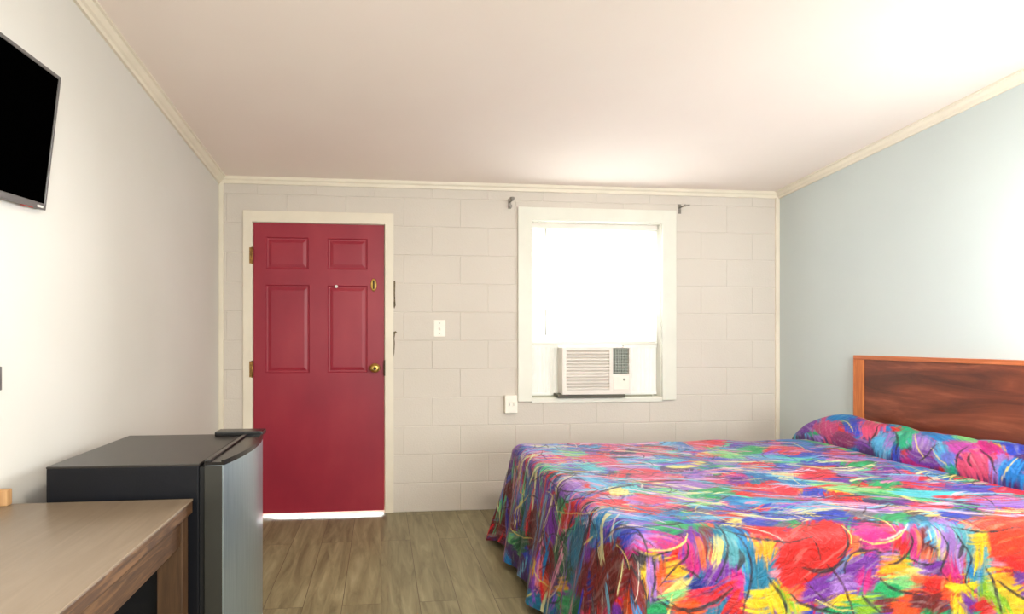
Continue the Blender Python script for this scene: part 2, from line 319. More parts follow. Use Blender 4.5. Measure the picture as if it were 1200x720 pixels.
 ((30,130,160),[(1119,1555),(1119,1519),(1113,1495),(1095,1477),(1077,1483),(1059,1501),(1047,1537),(1053,1573),(1083,1615),(1119,1651),(1131,1639),(1119,1591)]),
 ((246,228,156),[(1065,1519),(1059,1495),(1053,1477),(1047,1471),(1047,1477),(1047,1495),(1053,1519),(1059,1543),(1071,1561),(1077,1567),(1077,1561),(1071,1543)]),
 ((112,172,184),[(1143,1525),(1143,1489),(1137,1459),(1125,1447),(1107,1453),(1089,1477),(1083,1513),(1083,1549),(1101,1585),(1125,1603),(1137,1591),(1137,1561)]),
 ((128,76,164),[(1119,1429),(1107,1405),(1089,1393),(1071,1387),(1059,1399),(1053,1417),(1053,1441),(1059,1459),(1077,1477),(1095,1477),(1113,1471),(1119,1453)]),
 ((200,68,140),[(1131,1417),(1125,1399),(1119,1387),(1107,1381),(1095,1387),(1089,1399),(1089,1411),(1095,1429),(1101,1441),(1113,1447),(1125,1441),(1131,1429)]),
 ((246,184,76),[(939,1477),(945,1465),(939,1453),(927,1441),(909,1435),(891,1441),(879,1453),(879,1465),(885,1477),(897,1489),(915,1489),(933,1489)]),
 ((232,132,104),[(909,1417),(903,1405),(891,1399),(873,1393),(861,1399),(849,1411),(843,1423),(849,1435),(861,1441),(879,1447),(891,1441),(903,1429)]),
 ((246,228,156),[(951,1435),(951,1429),(939,1417),(927,1411),(909,1405),(891,1399),(885,1405),(885,1411),(897,1423),(909,1435),(927,1441),(945,1441)]),
 ((52,62,140),[(1047,1423),(1041,1411),(1029,1399),(1005,1393),(981,1393),(969,1399),(957,1405),(963,1417),(975,1429),(999,1435),(1017,1435),(1035,1435)]),
 ((128,76,164),[(1059,1453),(1053,1441),(1041,1429),(1029,1429),(1017,1429),(1011,1441),(1005,1453),(1011,1465),(1023,1477),(1035,1477),(1047,1477),(1053,1465)]),
 ((150,212,150),[(939,1387),(939,1381),(927,1369),(903,1363),(885,1369),(867,1375),(861,1381),(867,1393),(879,1399),(897,1405),(921,1405),(933,1399)]),
 ((34,168,112),[(885,1357),(879,1345),(861,1339),(843,1339),(825,1339),(771,1357),(753,1375),(777,1375),(825,1375),(843,1375),(867,1375),(879,1363)]),
 ((226,84,98),[(1047,1387),(1041,1375),(1017,1369),(987,1363),(957,1363),(933,1363),(927,1375),(933,1381),(951,1393),(981,1399),(1017,1399),(1035,1393)]),
 ((208,48,52),[(1101,1423),(1101,1417),(1089,1411),(1077,1399),(1059,1393),(1041,1387),(1035,1387),(1041,1399),(1047,1405),(1065,1417),(1083,1423),(1095,1429)]),
 ((208,48,52),[(1119,1369),(1113,1357),(1107,1345),(1089,1339),(1077,1345),(1071,1351),(1065,1369),(1071,1381),(1083,1393),(1095,1393),(1107,1393),(1119,1381)]),
 ((178,144,210),[(843,1447),(843,1429),(837,1411),(831,1405),(813,1417),(807,1429),(801,1453),(813,1471),(825,1483),(831,1489),(837,1483),(843,1465)]),
 ((242,112,48),[(861,1465),(855,1453),(855,1447),(849,1441),(843,1447),(843,1453),(843,1465),(843,1483),(849,1489),(849,1495),(855,1489),(855,1477)]),
 ((242,112,48),[(981,1351),(975,1345),(963,1339),(945,1339),(921,1339),(909,1345),(903,1351),(909,1357),(927,1363),(945,1363),(963,1363),(975,1357)]),
 ((44,34,44),[(741,1441),(723,1423),(705,1411),(687,1411),(675,1417),(675,1429),(681,1441),(699,1459),(723,1471),(741,1477),(747,1471),(753,1453)]),
 ((128,24,34),[(627,1789),(693,1717),(729,1639),(705,1555),(735,1477),(765,1435),(753,1351),(435,1753)]),
 ((24,138,192),[(1143,1627),(1179,1573),(1209,1513),(1215,1381),(1149,1381),(1131,1411),(1155,1489),(1137,1561)]),
 ((246,184,76),[(1185,1561),(1245,1537),(1251,1495),(1221,1483),(1197,1447),(1191,1501)]),
 ((30,130,160),[(1167,1543),(1191,1501),(1209,1459),(1251,1495),(1251,1405),(1227,1375),(1197,1321),(1179,1351),(1149,1387)]),
 ((250,208,44),[(1209,1363),(1203,1351),(1185,1345),(1167,1345),(1149,1351),(1137,1357),(1137,1369),(1143,1381),(1155,1387),(1173,1393),(1191,1387),(1209,1375)]),
 ((128,76,164),[(2379,2989),(2319,2923),(2229,2845),(2181,2833),(2163,2857),(2169,2899),(2247,3019),(2265,3031),(2301,3037),(2343,3037),(2379,3037),(2409,3037)]),
 ((24,138,192),[(2481,2803),(2439,2779),(2403,2791),(2391,2851),(2409,2947),(2433,3031),(2421,3037),(2439,3031),(2493,3031),(2553,3025),(2565,2965),(2517,2857)]),
 ((226,84,98),[(2751,3007),(2721,2983),(2679,2971),(2643,2977),(2631,3007),(2625,3031),(2613,3031),(2625,3031),(2655,3031),(2703,3037),(2739,3037),(2769,3037)]),
 ((226,84,98),[(2343,2701),(2265,2629),(2211,2617),(2157,2623),(2121,2653),(2109,2689),(2127,2737),(2169,2767),(2247,2809),(2349,2857),(2391,2827),(2391,2773)]),
 ((76,92,192),[(2451,2677),(2355,2581),(2301,2551),(2265,2551),(2247,2569),(2247,2593),(2277,2641),(2343,2707),(2433,2779),(2475,2785),(2499,2773),(2493,2737)]),
 ((226,84,98),[(2523,2641),(2463,2587),(2385,2527),(2349,2521),(2331,2533),(2331,2557),(2367,2605),(2439,2671),(2499,2713),(2535,2719),(2553,2707),(2547,2677)]),
 ((150,212,150),[(2703,2671),(2667,2659),(2631,2677),(2601,2725),(2583,2791),(2589,2857),(2619,2911),(2673,2947),(2721,2935),(2751,2875),(2763,2809),(2739,2725)]),
 ((34,168,112),[(2673,2629),(2643,2611),(2613,2605),(2589,2617),(2571,2635),(2577,2665),(2595,2695),(2625,2713),(2661,2725),(2697,2725),(2709,2701),(2703,2665)]),
 ((178,144,210),[(2541,2515),(2469,2461),(2421,2443),(2385,2449),(2361,2467),(2349,2485),(2367,2515),(2409,2551),(2481,2593),(2535,2599),(2559,2581),(2565,2551)]),
 ((120,184,224),[(2313,2449),(2271,2437),(2181,2443),(2061,2449),(1971,2497),(1923,2557),(1929,2611),(2001,2659),(2091,2647),(2181,2593),(2265,2533),(2313,2485)]),
 ((76,92,192),[(2325,2431),(2289,2413),(2235,2413),(2163,2407),(2091,2407),(2055,2419),(2061,2449),(2115,2491),(2175,2503),(2241,2497),(2295,2479),(2319,2449)]),
 ((34,168,112),[(2457,2389),(2415,2359),(2373,2347),(2331,2347),(2301,2353),(2283,2371),(2295,2395),(2331,2419),(2373,2431),(2427,2443),(2469,2443),(2481,2425)]),
 ((226,84,98),[(2685,2497),(2643,2467),(2607,2449),(2577,2443),(2577,2467),(2607,2509),(2637,2545),(2673,2569),(2709,2587),(2727,2581),(2733,2563),(2709,2527)]),
 ((24,138,192),[(2589,2173),(2541,2155),(2505,2173),(2481,2221),(2481,2287),(2499,2359),(2589,2461),(2643,2491),(2685,2467),(2703,2407),(2691,2323),(2631,2227)]),
 ((178,144,210),[(2313,2263),(2241,2209),(2163,2167),(2109,2167),(2079,2185),(2073,2221),(2103,2263),(2175,2329),(2247,2359),(2295,2353),(2325,2329),(2331,2299)]),
 ((128,76,164),[(2337,2203),(2283,2161),(2199,2113),(2163,2119),(2151,2143),(2157,2179),(2211,2245),(2271,2293),(2319,2311),(2355,2299),(2373,2275),(2367,2239)]),
 ((226,84,98),[(2061,2209),(2001,2161),(1923,2119),(1839,2089),(1791,2101),(1779,2131),(1815,2197),(1881,2257),(1959,2299),(2031,2311),(2091,2311),(2097,2269)]),
 ((128,76,164),[(2025,2089),(1989,2059),(1935,2029),(1881,2011),(1851,2011),(1845,2035),(1863,2065),(1905,2101),(1959,2131),(2007,2143),(2031,2131),(2043,2113)]),
 ((76,92,192),[(1965,2329),(1935,2305),(1899,2293),(1863,2293),(1839,2305),(1833,2329),(1851,2365),(1881,2389),(1917,2401),(1953,2401),(1977,2389),(1983,2365)]),
 ((226,84,98),[(1905,2401),(1875,2377),(1839,2359),(1803,2353),(1779,2359),(1779,2389),(1797,2425),(1833,2461),(1869,2479),(1899,2479),(1917,2461),(1923,2437)]),
 ((24,138,192),[(1791,2107),(1755,2089),(1725,2101),(1695,2137),(1677,2191),(1683,2257),(1707,2305),(1761,2353),(1809,2353),(1833,2299),(1839,2233),(1821,2161)]),
 ((24,138,192),[(1797,2023),(1773,2011),(1749,2011),(1731,2029),(1725,2065),(1731,2101),(1749,2131),(1779,2149),(1809,2155),(1827,2131),(1833,2101),(1821,2059)]),
 ((246,228,156),[(1857,2209),(1827,2179),(1803,2167),(1785,2173),(1773,2179),(1773,2197),(1791,2227),(1821,2257),(1851,2275),(1869,2269),(1875,2251),(1869,2227)]),
 ((34,168,112),[(2265,2077),(2199,2023),(2139,1993),(2079,1975),(2043,1975),(2031,1993),(2055,2029),(2103,2065),(2163,2095),(2265,2155),(2331,2179),(2331,2149)]),
 ((150,212,150),[(2055,1903),(2013,1891),(1947,1897),(1887,1939),(1839,1993),(1815,2053),(1821,2089),(1857,2101),(1923,2083),(1989,2041),(2043,1987),(2067,1939)]),
 ((34,168,112),[(2013,1873),(1977,1849),(1941,1843),(1905,1849),(1887,1867),(1881,1891),(1893,1915),(1923,1933),(1971,1945),(2007,1945),(2031,1927),(2037,1903)]),
 ((226,84,98),[(1677,1975),(1629,1933),(1569,1903),(1521,1897),(1503,1927),(1509,1975),(1551,2041),(1605,2095),(1647,2107),(1683,2089),(1707,2065),(1701,2017)]),
 ((76,92,192),[(1767,1921),(1731,1891),(1689,1873),(1653,1861),(1641,1879),(1653,1915),(1683,1963),(1719,1993),(1755,2005),(1785,2005),(1797,1987),(1791,1957)]),
 ((208,48,52),[(1809,1831),(1773,1807),(1731,1789),(1707,1801),(1707,1837),(1719,1879),(1749,1915),(1785,1945),(1815,1945),(1839,1933),(1845,1903),(1833,1861)]),
 ((120,184,224),[(1659,1735),(1605,1711),(1545,1723),(1479,1759),(1419,1807),(1383,1855),(1377,1885),(1419,1903),(1491,1897),(1569,1861),(1641,1825),(1671,1777)]),
 ((76,92,192),[(1635,1675),(1611,1663),(1581,1663),(1545,1669),(1521,1687),(1515,1711),(1515,1723),(1539,1735),(1569,1735),(1605,1729),(1629,1711),(1641,1693)]),
 ((226,84,98),[(1407,1771),(1389,1753),(1371,1747),(1353,1741),(1341,1747),(1341,1765),(1347,1777),(1365,1795),(1383,1801),(1401,1807),(1407,1795),(1413,1783)]),
 ((76,92,192),[(1353,1693),(1323,1663),(1287,1639),(1257,1633),(1239,1639),(1239,1663),(1251,1687),(1281,1717),(1317,1741),(1347,1747),(1365,1735),(1365,1717)]),
 ((178,144,210),[(1473,1723),(1455,1711),(1431,1705),(1407,1711),(1383,1717),(1377,1735),(1377,1747),(1395,1759),(1425,1765),(1449,1759),(1467,1747),(1479,1735)]),
 ((226,84,98),[(2403,2023),(2319,1963),(2265,1945),(2217,1945),(2199,1969),(2199,1999),(2223,2035),(2289,2083),(2379,2131),(2433,2131),(2451,2107),(2439,2065)]),
 ((178,144,210),[(2415,2161),(2391,2143),(2343,2119),(2265,2077),(2259,2095),(2247,2107),(2307,2167),(2349,2203),(2385,2215),(2415,2215),(2433,2203),(2439,2185)]),
 ((76,92,192),[(2505,1921),(2439,1879),(2385,1861),(2349,1867),(2355,1903),(2391,1957),(2445,2011),(2499,2041),(2529,2041),(2553,2023),(2559,1993),(2541,1957)]),
 ((226,84,98),[(2571,1861),(2529,1837),(2475,1819),(2445,1825),(2457,1861),(2493,1909),(2523,1939),(2559,1957),(2589,1957),(2613,1945),(2619,1921),(2607,1891)]),
 ((22,98,72),[(2583,2041),(2553,2029),(2535,2035),(2529,2059),(2535,2095),(2553,2131),(2583,2161),(2601,2167),(2631,2167),(2631,2137),(2625,2101),(2607,2065)]),
 ((120,208,220),[(2367,1807),(2325,1795),(2265,1813),(2187,1837),(2109,1867),(2067,1903),(2073,1933),(2121,1951),(2193,1939),(2271,1909),(2349,1879),(2379,1837)]),
 ((178,144,210),[(2403,1735),(2367,1723),(2331,1729),(2289,1747),(2259,1771),(2247,1801),(2253,1819),(2283,1831),(2337,1831),(2385,1819),(2421,1795),(2427,1765)]),
 ((226,84,98),[(2127,1783),(2085,1753),(2019,1723),(1977,1717),(1947,1723),(1929,1735),(1941,1753),(1977,1777),(2037,1807),(2097,1825),(2139,1825),(2145,1807)]),
 ((112,96,86),[(1947,1717),(1923,1699),(1893,1687),(1863,1681),(1851,1693),(1845,1705),(1869,1729),(1893,1747),(1923,1759),(1947,1759),(1965,1753),(1971,1741)]),
 ((246,228,156),[(2019,1687),(2001,1675),(1971,1663),(1941,1657),(1917,1657),(1905,1663),(1911,1675),(1935,1687),(1965,1699),(1995,1705),(2019,1705),(2037,1705)]),
 ((76,92,192),[(2103,1681),(2055,1651),(2019,1639),(1983,1633),(1959,1639),(1959,1657),(1971,1675),(2001,1693),(2061,1723),(2097,1729),(2139,1735),(2133,1711)]),
 ((112,96,86),[(2175,1663),(2139,1639),(2097,1621),(2067,1615),(2061,1627),(2061,1639),(2067,1651),(2103,1675),(2151,1699),(2181,1705),(2199,1699),(2193,1681)]),
 ((232,132,104),[(2241,1675),(2205,1651),(2163,1627),(2151,1627),(2145,1633),(2157,1651),(2187,1675),(2223,1699),(2247,1711),(2259,1711),(2265,1705),(2259,1693)]),
 ((34,168,112),[(1809,1651),(1755,1609),(1725,1597),(1689,1591),(1671,1597),(1665,1609),(1677,1633),(1731,1675),(1779,1705),(1815,1711),(1839,1705),(1833,1681)]),
 ((30,130,160),[(1857,1561),(1845,1555),(1821,1561),(1803,1573),(1803,1597),(1827,1633),(1863,1669),(1875,1669),(1887,1657),(1863,1615),(1857,1585),(1857,1567)]),
 ((128,126,140),[(1707,1675),(1677,1651),(1647,1633),(1623,1633),(1611,1645),(1611,1657),(1623,1681),(1647,1699),(1689,1723),(1719,1729),(1743,1729),(1737,1705)]),
 ((178,144,210),[(1851,1729),(1827,1717),(1797,1711),(1773,1717),(1749,1729),(1749,1753),(1767,1777),(1785,1789),(1821,1795),(1851,1789),(1863,1771),(1863,1747)]),
 ((128,126,140),[(1377,1639),(1359,1621),(1335,1609),(1311,1603),(1299,1609),(1293,1615),(1305,1639),(1323,1657),(1347,1669),(1371,1675),(1383,1669),(1389,1657)]),
 ((208,48,52),[(1317,1573),(1305,1567),(1275,1561),(1239,1567),(1209,1573),(1191,1585),(1191,1597),(1209,1603),(1233,1603),(1269,1603),(1299,1597),(1317,1585)]),
 ((128,76,164),[(1545,1603),(1533,1603),(1503,1603),(1473,1609),(1455,1627),(1449,1651),(1449,1663),(1467,1669),(1491,1669),(1521,1657),(1539,1639),(1551,1621)]),
 ((44,34,44),[(1695,1585),(1683,1579),(1659,1579),(1635,1579),(1611,1585),(1593,1591),(1593,1597),(1605,1603),(1629,1603),(1653,1603),(1677,1597),(1689,1591)]),
 ((208,48,52),[(1707,1561),(1701,1555),(1677,1549),(1659,1549),(1641,1555),(1629,1561),(1629,1567),(1635,1573),(1659,1579),(1677,1579),(1695,1573),(1707,1567)]),
 ((232,132,104),[(1539,1525),(1533,1507),(1527,1495),(1515,1489),(1503,1495),(1491,1507),(1491,1525),(1497,1543),(1515,1555),(1527,1555),(1533,1549),(1539,1537)]),
 ((44,34,44),[(1665,1477),(1647,1471),(1623,1477),(1593,1489),(1563,1501),(1545,1513),(1545,1525),(1557,1531),(1581,1531),(1611,1519),(1641,1507),(1659,1489)]),
 ((178,144,210),[(1665,1483),(1659,1477),(1653,1471),(1641,1471),(1629,1471),(1623,1477),(1623,1483),(1623,1489),(1635,1495),(1647,1495),(1653,1495),(1665,1489)]),
 ((246,184,76),[(1677,1447),(1671,1435),(1659,1429),(1635,1429),(1617,1435),(1605,1441),(1605,1453),(1611,1459),(1623,1465),(1641,1465),(1665,1465),(1677,1453)]),
 ((242,112,48),[(1647,1435),(1641,1429),(1629,1423),(1611,1423),(1599,1429),(1587,1435),(1587,1441),(1593,1447),(1605,1453),(1617,1453),(1635,1453),(1647,1447)]),
 ((226,84,98),[(1707,1519),(1701,1507),(1695,1501),(1689,1495),(1683,1501),(1677,1507),(1677,1519),(1677,1531),(1683,1537),(1695,1537),(1701,1537),(1707,1531)]),
 ((34,168,112),[(1647,1399),(1641,1387),(1617,1381),(1587,1375),(1557,1375),(1539,1375),(1533,1387),(1539,1399),(1557,1405),(1581,1417),(1611,1417),(1641,1411)]),
 ((150,212,150),[(1689,1405),(1683,1399),(1671,1393),(1647,1393),(1629,1399),(1617,1405),(1611,1411),(1617,1417),(1635,1423),(1653,1423),(1671,1417),(1689,1411)]),
 ((150,190,66),[(1587,1357),(1581,1345),(1557,1333),(1533,1321),(1509,1321),(1485,1327),(1473,1339),(1479,1351),(1503,1363),(1533,1369),(1557,1375),(1581,1369)]),
 ((34,168,112),[(1515,1339),(1509,1333),(1491,1321),(1455,1321),(1425,1327),(1407,1327),(1395,1339),(1407,1345),(1425,1351),(1455,1351),(1485,1351),(1509,1345)]),
 ((44,34,44),[(1419,1363),(1419,1357),(1413,1351),(1401,1351),(1389,1345),(1383,1351),(1377,1351),(1377,1357),(1383,1363),(1395,1369),(1407,1369),(1413,1369)]),
 ((250,208,44),[(1503,1369),(1497,1363),(1479,1357),(1461,1357),(1437,1357),(1425,1363),(1419,1369),(1419,1375),(1437,1381),(1461,1381),(1479,1381),(1497,1375)]),
 ((250,208,44),[(1341,1345),(1335,1327),(1317,1321),(1293,1321),(1275,1321),(1263,1333),(1257,1345),(1263,1357),(1275,1369),(1299,1369),(1317,1369),(1335,1357)]),
 ((250,208,44),[(1281,1375),(1287,1351),(1281,1333),(1269,1321),(1251,1321),(1233,1339),(1221,1357),(1215,1381),(1221,1399),(1239,1411),(1251,1411),(1269,1393)]),
 ((150,190,66),[(1287,1363),(1293,1339),(1293,1321),(1287,1315),(1281,1321),(1269,1333),(1263,1351),(1257,1375),(1251,1393),(1257,1399),(1269,1393),(1281,1381)]),
 ((236,160,176),[(1281,1459),(1275,1453),(1269,1447),(1257,1447),(1251,1453),(1245,1453),(1239,1465),(1245,1471),(1251,1471),(1263,1477),(1269,1471),(1281,1465)]),
 ((232,132,104),[(1347,1405),(1341,1393),(1329,1387),(1317,1387),(1299,1387),(1287,1399),(1281,1411),(1287,1417),(1299,1423),(1317,1429),(1335,1423),(1347,1417)]),
 ((112,26,48),[(1641,1345),(1635,1339),(1617,1333),(1599,1333),(1587,1333),(1581,1339),(1575,1351),(1581,1357),(1593,1363),(1611,1369),(1623,1363),(1635,1357)]),
 ((242,112,48),[(1695,1327),(1689,1315),(1677,1309),(1653,1309),(1635,1315),(1629,1321),(1623,1339),(1629,1351),(1647,1357),(1665,1357),(1683,1351),(1689,1339)]),
 ((226,112,142),[(1695,1543),(1689,1537),(1677,1531),(1659,1531),(1641,1531),(1629,1537),(1629,1549),(1641,1555),(1653,1561),(1671,1561),(1683,1555),(1695,1549)]),
 ((208,48,52),[(1713,1525),(1707,1513),(1701,1507),(1695,1507),(1689,1507),(1683,1513),(1683,1525),(1683,1531),(1689,1537),(1701,1543),(1707,1537),(1713,1531)]),
 ((200,68,140),[(1761,1531),(1761,1507),(1755,1483),(1743,1471),(1725,1477),(1713,1501),(1707,1525),(1713,1555),(1737,1579),(1767,1597),(1773,1585),(1767,1561)]),
 ((232,132,104),[(1791,1519),(1791,1495),(1785,1477),(1779,1465),(1767,1471),(1761,1489),(1755,1513),(1755,1537),(1767,1555),(1785,1567),(1791,1561),(1791,1543)]),
 ((112,26,48),[(1827,1549),(1827,1531),(1827,1513),(1821,1507),(1803,1501),(1791,1513),(1779,1525),(1773,1543),(1785,1561),(1803,1573),(1815,1573),(1827,1567)]),
 ((120,184,224),[(1863,1561),(1851,1543),(1833,1531),(1815,1531),(1803,1531),(1797,1543),(1797,1555),(1815,1573),(1839,1585),(1857,1591),(1869,1585),(1869,1573)]),
 ((246,228,156),[(1839,1513),(1839,1489),(1839,1465),(1833,1459),(1827,1465),(1821,1483),(1821,1507),(1821,1537),(1833,1555),(1839,1561),(1839,1555),(1839,1537)]),
 ((178,144,210),[(1911,1519),(1905,1483),(1899,1453),(1881,1441),(1863,1453),(1851,1477),(1839,1513),(1845,1549),(1875,1579),(1905,1591),(1917,1585),(1911,1555)]),
 ((200,68,140),[(1881,1447),(1887,1429),(1875,1411),(1863,1405),(1851,1405),(1833,1411),(1827,1429),(1821,1447),(1833,1465),(1845,1477),(1857,1471),(1875,1465)]),
 ((112,172,184),[(1989,1537),(1989,1501),(1983,1471),(1965,1459),(1941,1459),(1917,1483),(1905,1513),(1905,1555),(1935,1585),(1983,1609),(2001,1603),(1995,1573)]),
 ((112,172,184),[(2001,1435),(1995,1405),(1977,1381),(1959,1375),(1941,1381),(1929,1405),(1929,1435),(1935,1465),(1953,1489),(1971,1495),(1989,1483),(2001,1465)]),
 ((24,138,192),[(1983,1381),(1977,1363),(1971,1351),(1965,1351),(1959,1351),(1953,1363),(1953,1381),(1953,1393),(1959,1405),(1971,1411),(1977,1405),(1983,1393)]),
 ((24,138,192),[(1953,1435),(1953,1423),(1947,1417),(1941,1417),(1935,1417),(1929,1429),(1929,1435),(1935,1441),(1935,1447),(1947,1453),(1953,1447),(1953,1441)]),
 ((250,208,44),[(2019,1531),(2013,1519),(2001,1507),(1983,1507),(1965,1513),(1947,1525),(1947,1537),(1959,1549),(1977,1561),(2001,1561),(2013,1555),(2025,1549)]),
 ((250,208,44),[(1971,1477),(1971,1459),(1965,1447),(1959,1441),(1953,1447),(1953,1459),(1953,1477),(1959,1495),(1965,1513),(1971,1513),(1977,1507),(1977,1495)]),
 ((128,76,164),[(1815,1459),(1815,1447),(1803,1435),(1791,1429),(1773,1423),(1761,1423),(1755,1429),(1755,1435),(1761,1447),(1773,1459),(1791,1459),(1803,1459)]),
 ((178,144,210),[(1761,1435),(1755,1423),(1749,1417),(1731,1417),(1719,1417),(1713,1429),(1707,1441),(1713,1447),(1725,1453),(1737,1459),(1749,1453),(1761,1447)]),
 ((246,228,156),[(1737,1423),(1731,1417),(1719,1411),(1701,1411),(1683,1417),(1671,1423),(1671,1429),(1677,1435),(1689,1435),(1701,1441),(1719,1435),(1731,1429)]),
 ((150,212,150),[(1725,1399),(1713,1393),(1701,1387),(1677,1387),(1653,1393),(1635,1399),(1629,1405),(1635,1417),(1653,1417),(1677,1417),(1701,1417),(1719,1411)]),
 ((34,168,112),[(1659,1381),(1653,1375),(1641,1369),(1629,1369),(1611,1375),(1605,1381),(1605,1387),(1605,1393),(1617,1399),(1635,1399),(1647,1399),(1653,1387)]),
 ((246,184,76),[(1701,1465),(1695,1459),(1683,1447),(1659,1447),(1635,1441),(1623,1447),(1611,1453),(1617,1459),(1635,1465),(1653,1471),(1677,1471),(1695,1471)]),
 ((232,132,104),[(1815,1393),(1803,1381),(1791,1369),(1761,1369),(1737,1375),(1719,1387),(1713,1399),(1719,1411),(1743,1417),(1767,1417),(1791,1417),(1809,1405)]),
 ((208,48,52),[(1827,1375),(1821,1363),(1809,1363),(1791,1363),(1773,1369),(1761,1375),(1761,1387),(1767,1393),(1779,1399),(1797,1399),(1815,1393),(1827,1381)]),
 ((242,112,48),[(1875,1363),(1869,1345),(1857,1333),(1845,1327),(1833,1333),(1827,1345),(1827,1369),(1827,1387),(1839,1399),(1851,1405),(1863,1399),(1875,1387)]),
 ((250,208,44),[(1935,1369),(1929,1357),(1917,1351),(1893,1351),(1875,1357),(1863,1363),(1857,1375),(1863,1387),(1881,1393),(1899,1393),(1917,1387),(1935,1381)]),
 ((250,208,44),[(1893,1321),(1887,1309),(1881,1303),(1869,1297),(1863,1303),(1857,1309),(1857,1321),(1857,1333),(1863,1339),(1875,1339),(1887,1339),(1893,1327)]),
 ((128,76,164),[(1941,1327),(1941,1309),(1935,1303),(1929,1297),(1917,1297),(1905,1303),(1899,1321),(1893,1333),(1899,1345),(1911,1345),(1923,1345),(1929,1339)]),
 ((150,190,66),[(1995,1363),(1989,1345),(1983,1327),(1971,1321),(1965,1327),(1953,1339),(1953,1357),(1959,1381),(1971,1393),(1977,1399),(1989,1393),(1995,1381)]),
 ((208,48,52),[(1995,1315),(1989,1303),(1983,1297),(1965,1291),(1953,1297),(1941,1303),(1935,1315),(1941,1327),(1953,1333),(1971,1339),(1983,1333),(1995,1327)]),
 ((242,112,48),[(1731,1333),(1725,1315),(1707,1303),(1689,1303),(1665,1309),(1653,1321),(1653,1339),(1659,1351),(1677,1363),(1695,1363),(1713,1357),(1731,1345)]),
 ((112,26,48),[(1779,1339),(1773,1327),(1761,1321),(1743,1321),(1725,1327),(1713,1333),(1707,1345),(1713,1357),(1725,1363),(1743,1363),(1761,1357),(1779,1351)]),
 ((128,24,34),[(1821,1333),(1821,1321),(1809,1309),(1797,1309),(1785,1315),(1779,1321),(1779,1333),(1779,1339),(1791,1351),(1803,1351),(1815,1351),(1821,1339)]),
 ((218,40,38),[(1257,1537),(1341,1597),(1455,1657),(1503,1639),(1509,1597),(1503,1555),(1491,1519),(1449,1471),(1377,1447),(1359,1411),(1257,1423),(1263,1453),(1251,1477)]),
 ((128,76,164),[(1329,1369),(1371,1417),(1467,1441),(1515,1483),(1581,1507),(1599,1495),(1557,1393),(1503,1387),(1461,1393),(1383,1351)]),
 ((200,68,140),[(1563,1417),(1557,1405),(1551,1399),(1545,1399),(1539,1399),(1539,1411),(1539,1423),(1545,1435),(1551,1441),(1557,1441),(1563,1441),(1563,1429)]),
 ((178,144,210),[(1515,1411),(1509,1405),(1497,1399),(1479,1393),(1461,1393),(1449,1399),(1443,1405),(1443,1411),(1455,1417),(1479,1423),(1497,1423),(1509,1417)]),
 ((200,68,140),[(1545,1579),(1605,1597),(1641,1567),(1671,1543),(1635,1519),(1575,1531),(1551,1555)]),
 ((243,98,44),[(1953,1603),(2115,1639),(2307,1681),(2385,1651),(2241,1459),(2019,1465),(2013,1513),(2019,1555)]),
 ((242,72,36),[(2139,1441),(2127,1429),(2103,1429),(2073,1429),(2043,1429),(2025,1435),(2019,1447),(2031,1453),(2049,1459),(2079,1459),(2109,1453),(2133,1447)]),
 ((236,160,176),[(2037,1453),(2031,1447),(2025,1447),(2019,1447),(2013,1447),(2007,1453),(2007,1453),(2007,1459),(2013,1465),(2019,1465),(2031,1465),(2031,1459)]),
 ((250,208,44),[(2007,1423),(2109,1369),(2217,1333),(2211,1261),(2025,1285),(2007,1363)]),
 ((150,190,66),[(2031,1345),(2031,1321),(2031,1303),(2025,1297),(2013,1297),(2007,1309),(2001,1333),(1995,1351),(1995,1369),(2001,1381),(2013,1375),(2019,1363)]),
 ((128,76,164),[(2139,1393),(2127,1381),(2115,1375),(2097,1369),(2079,1375),(2067,1387),(2067,1399),(2073,1411),(2091,1423),(2109,1423),(2121,1417),(2133,1411)]),
 ((246,184,76),[(2073,1393),(2067,1387),(2049,1387),(2037,1387),(2025,1393),(2019,1405),(2019,1411),(2025,1417),(2037,1417),(2055,1411),(2067,1405),(2073,1399)]),
]
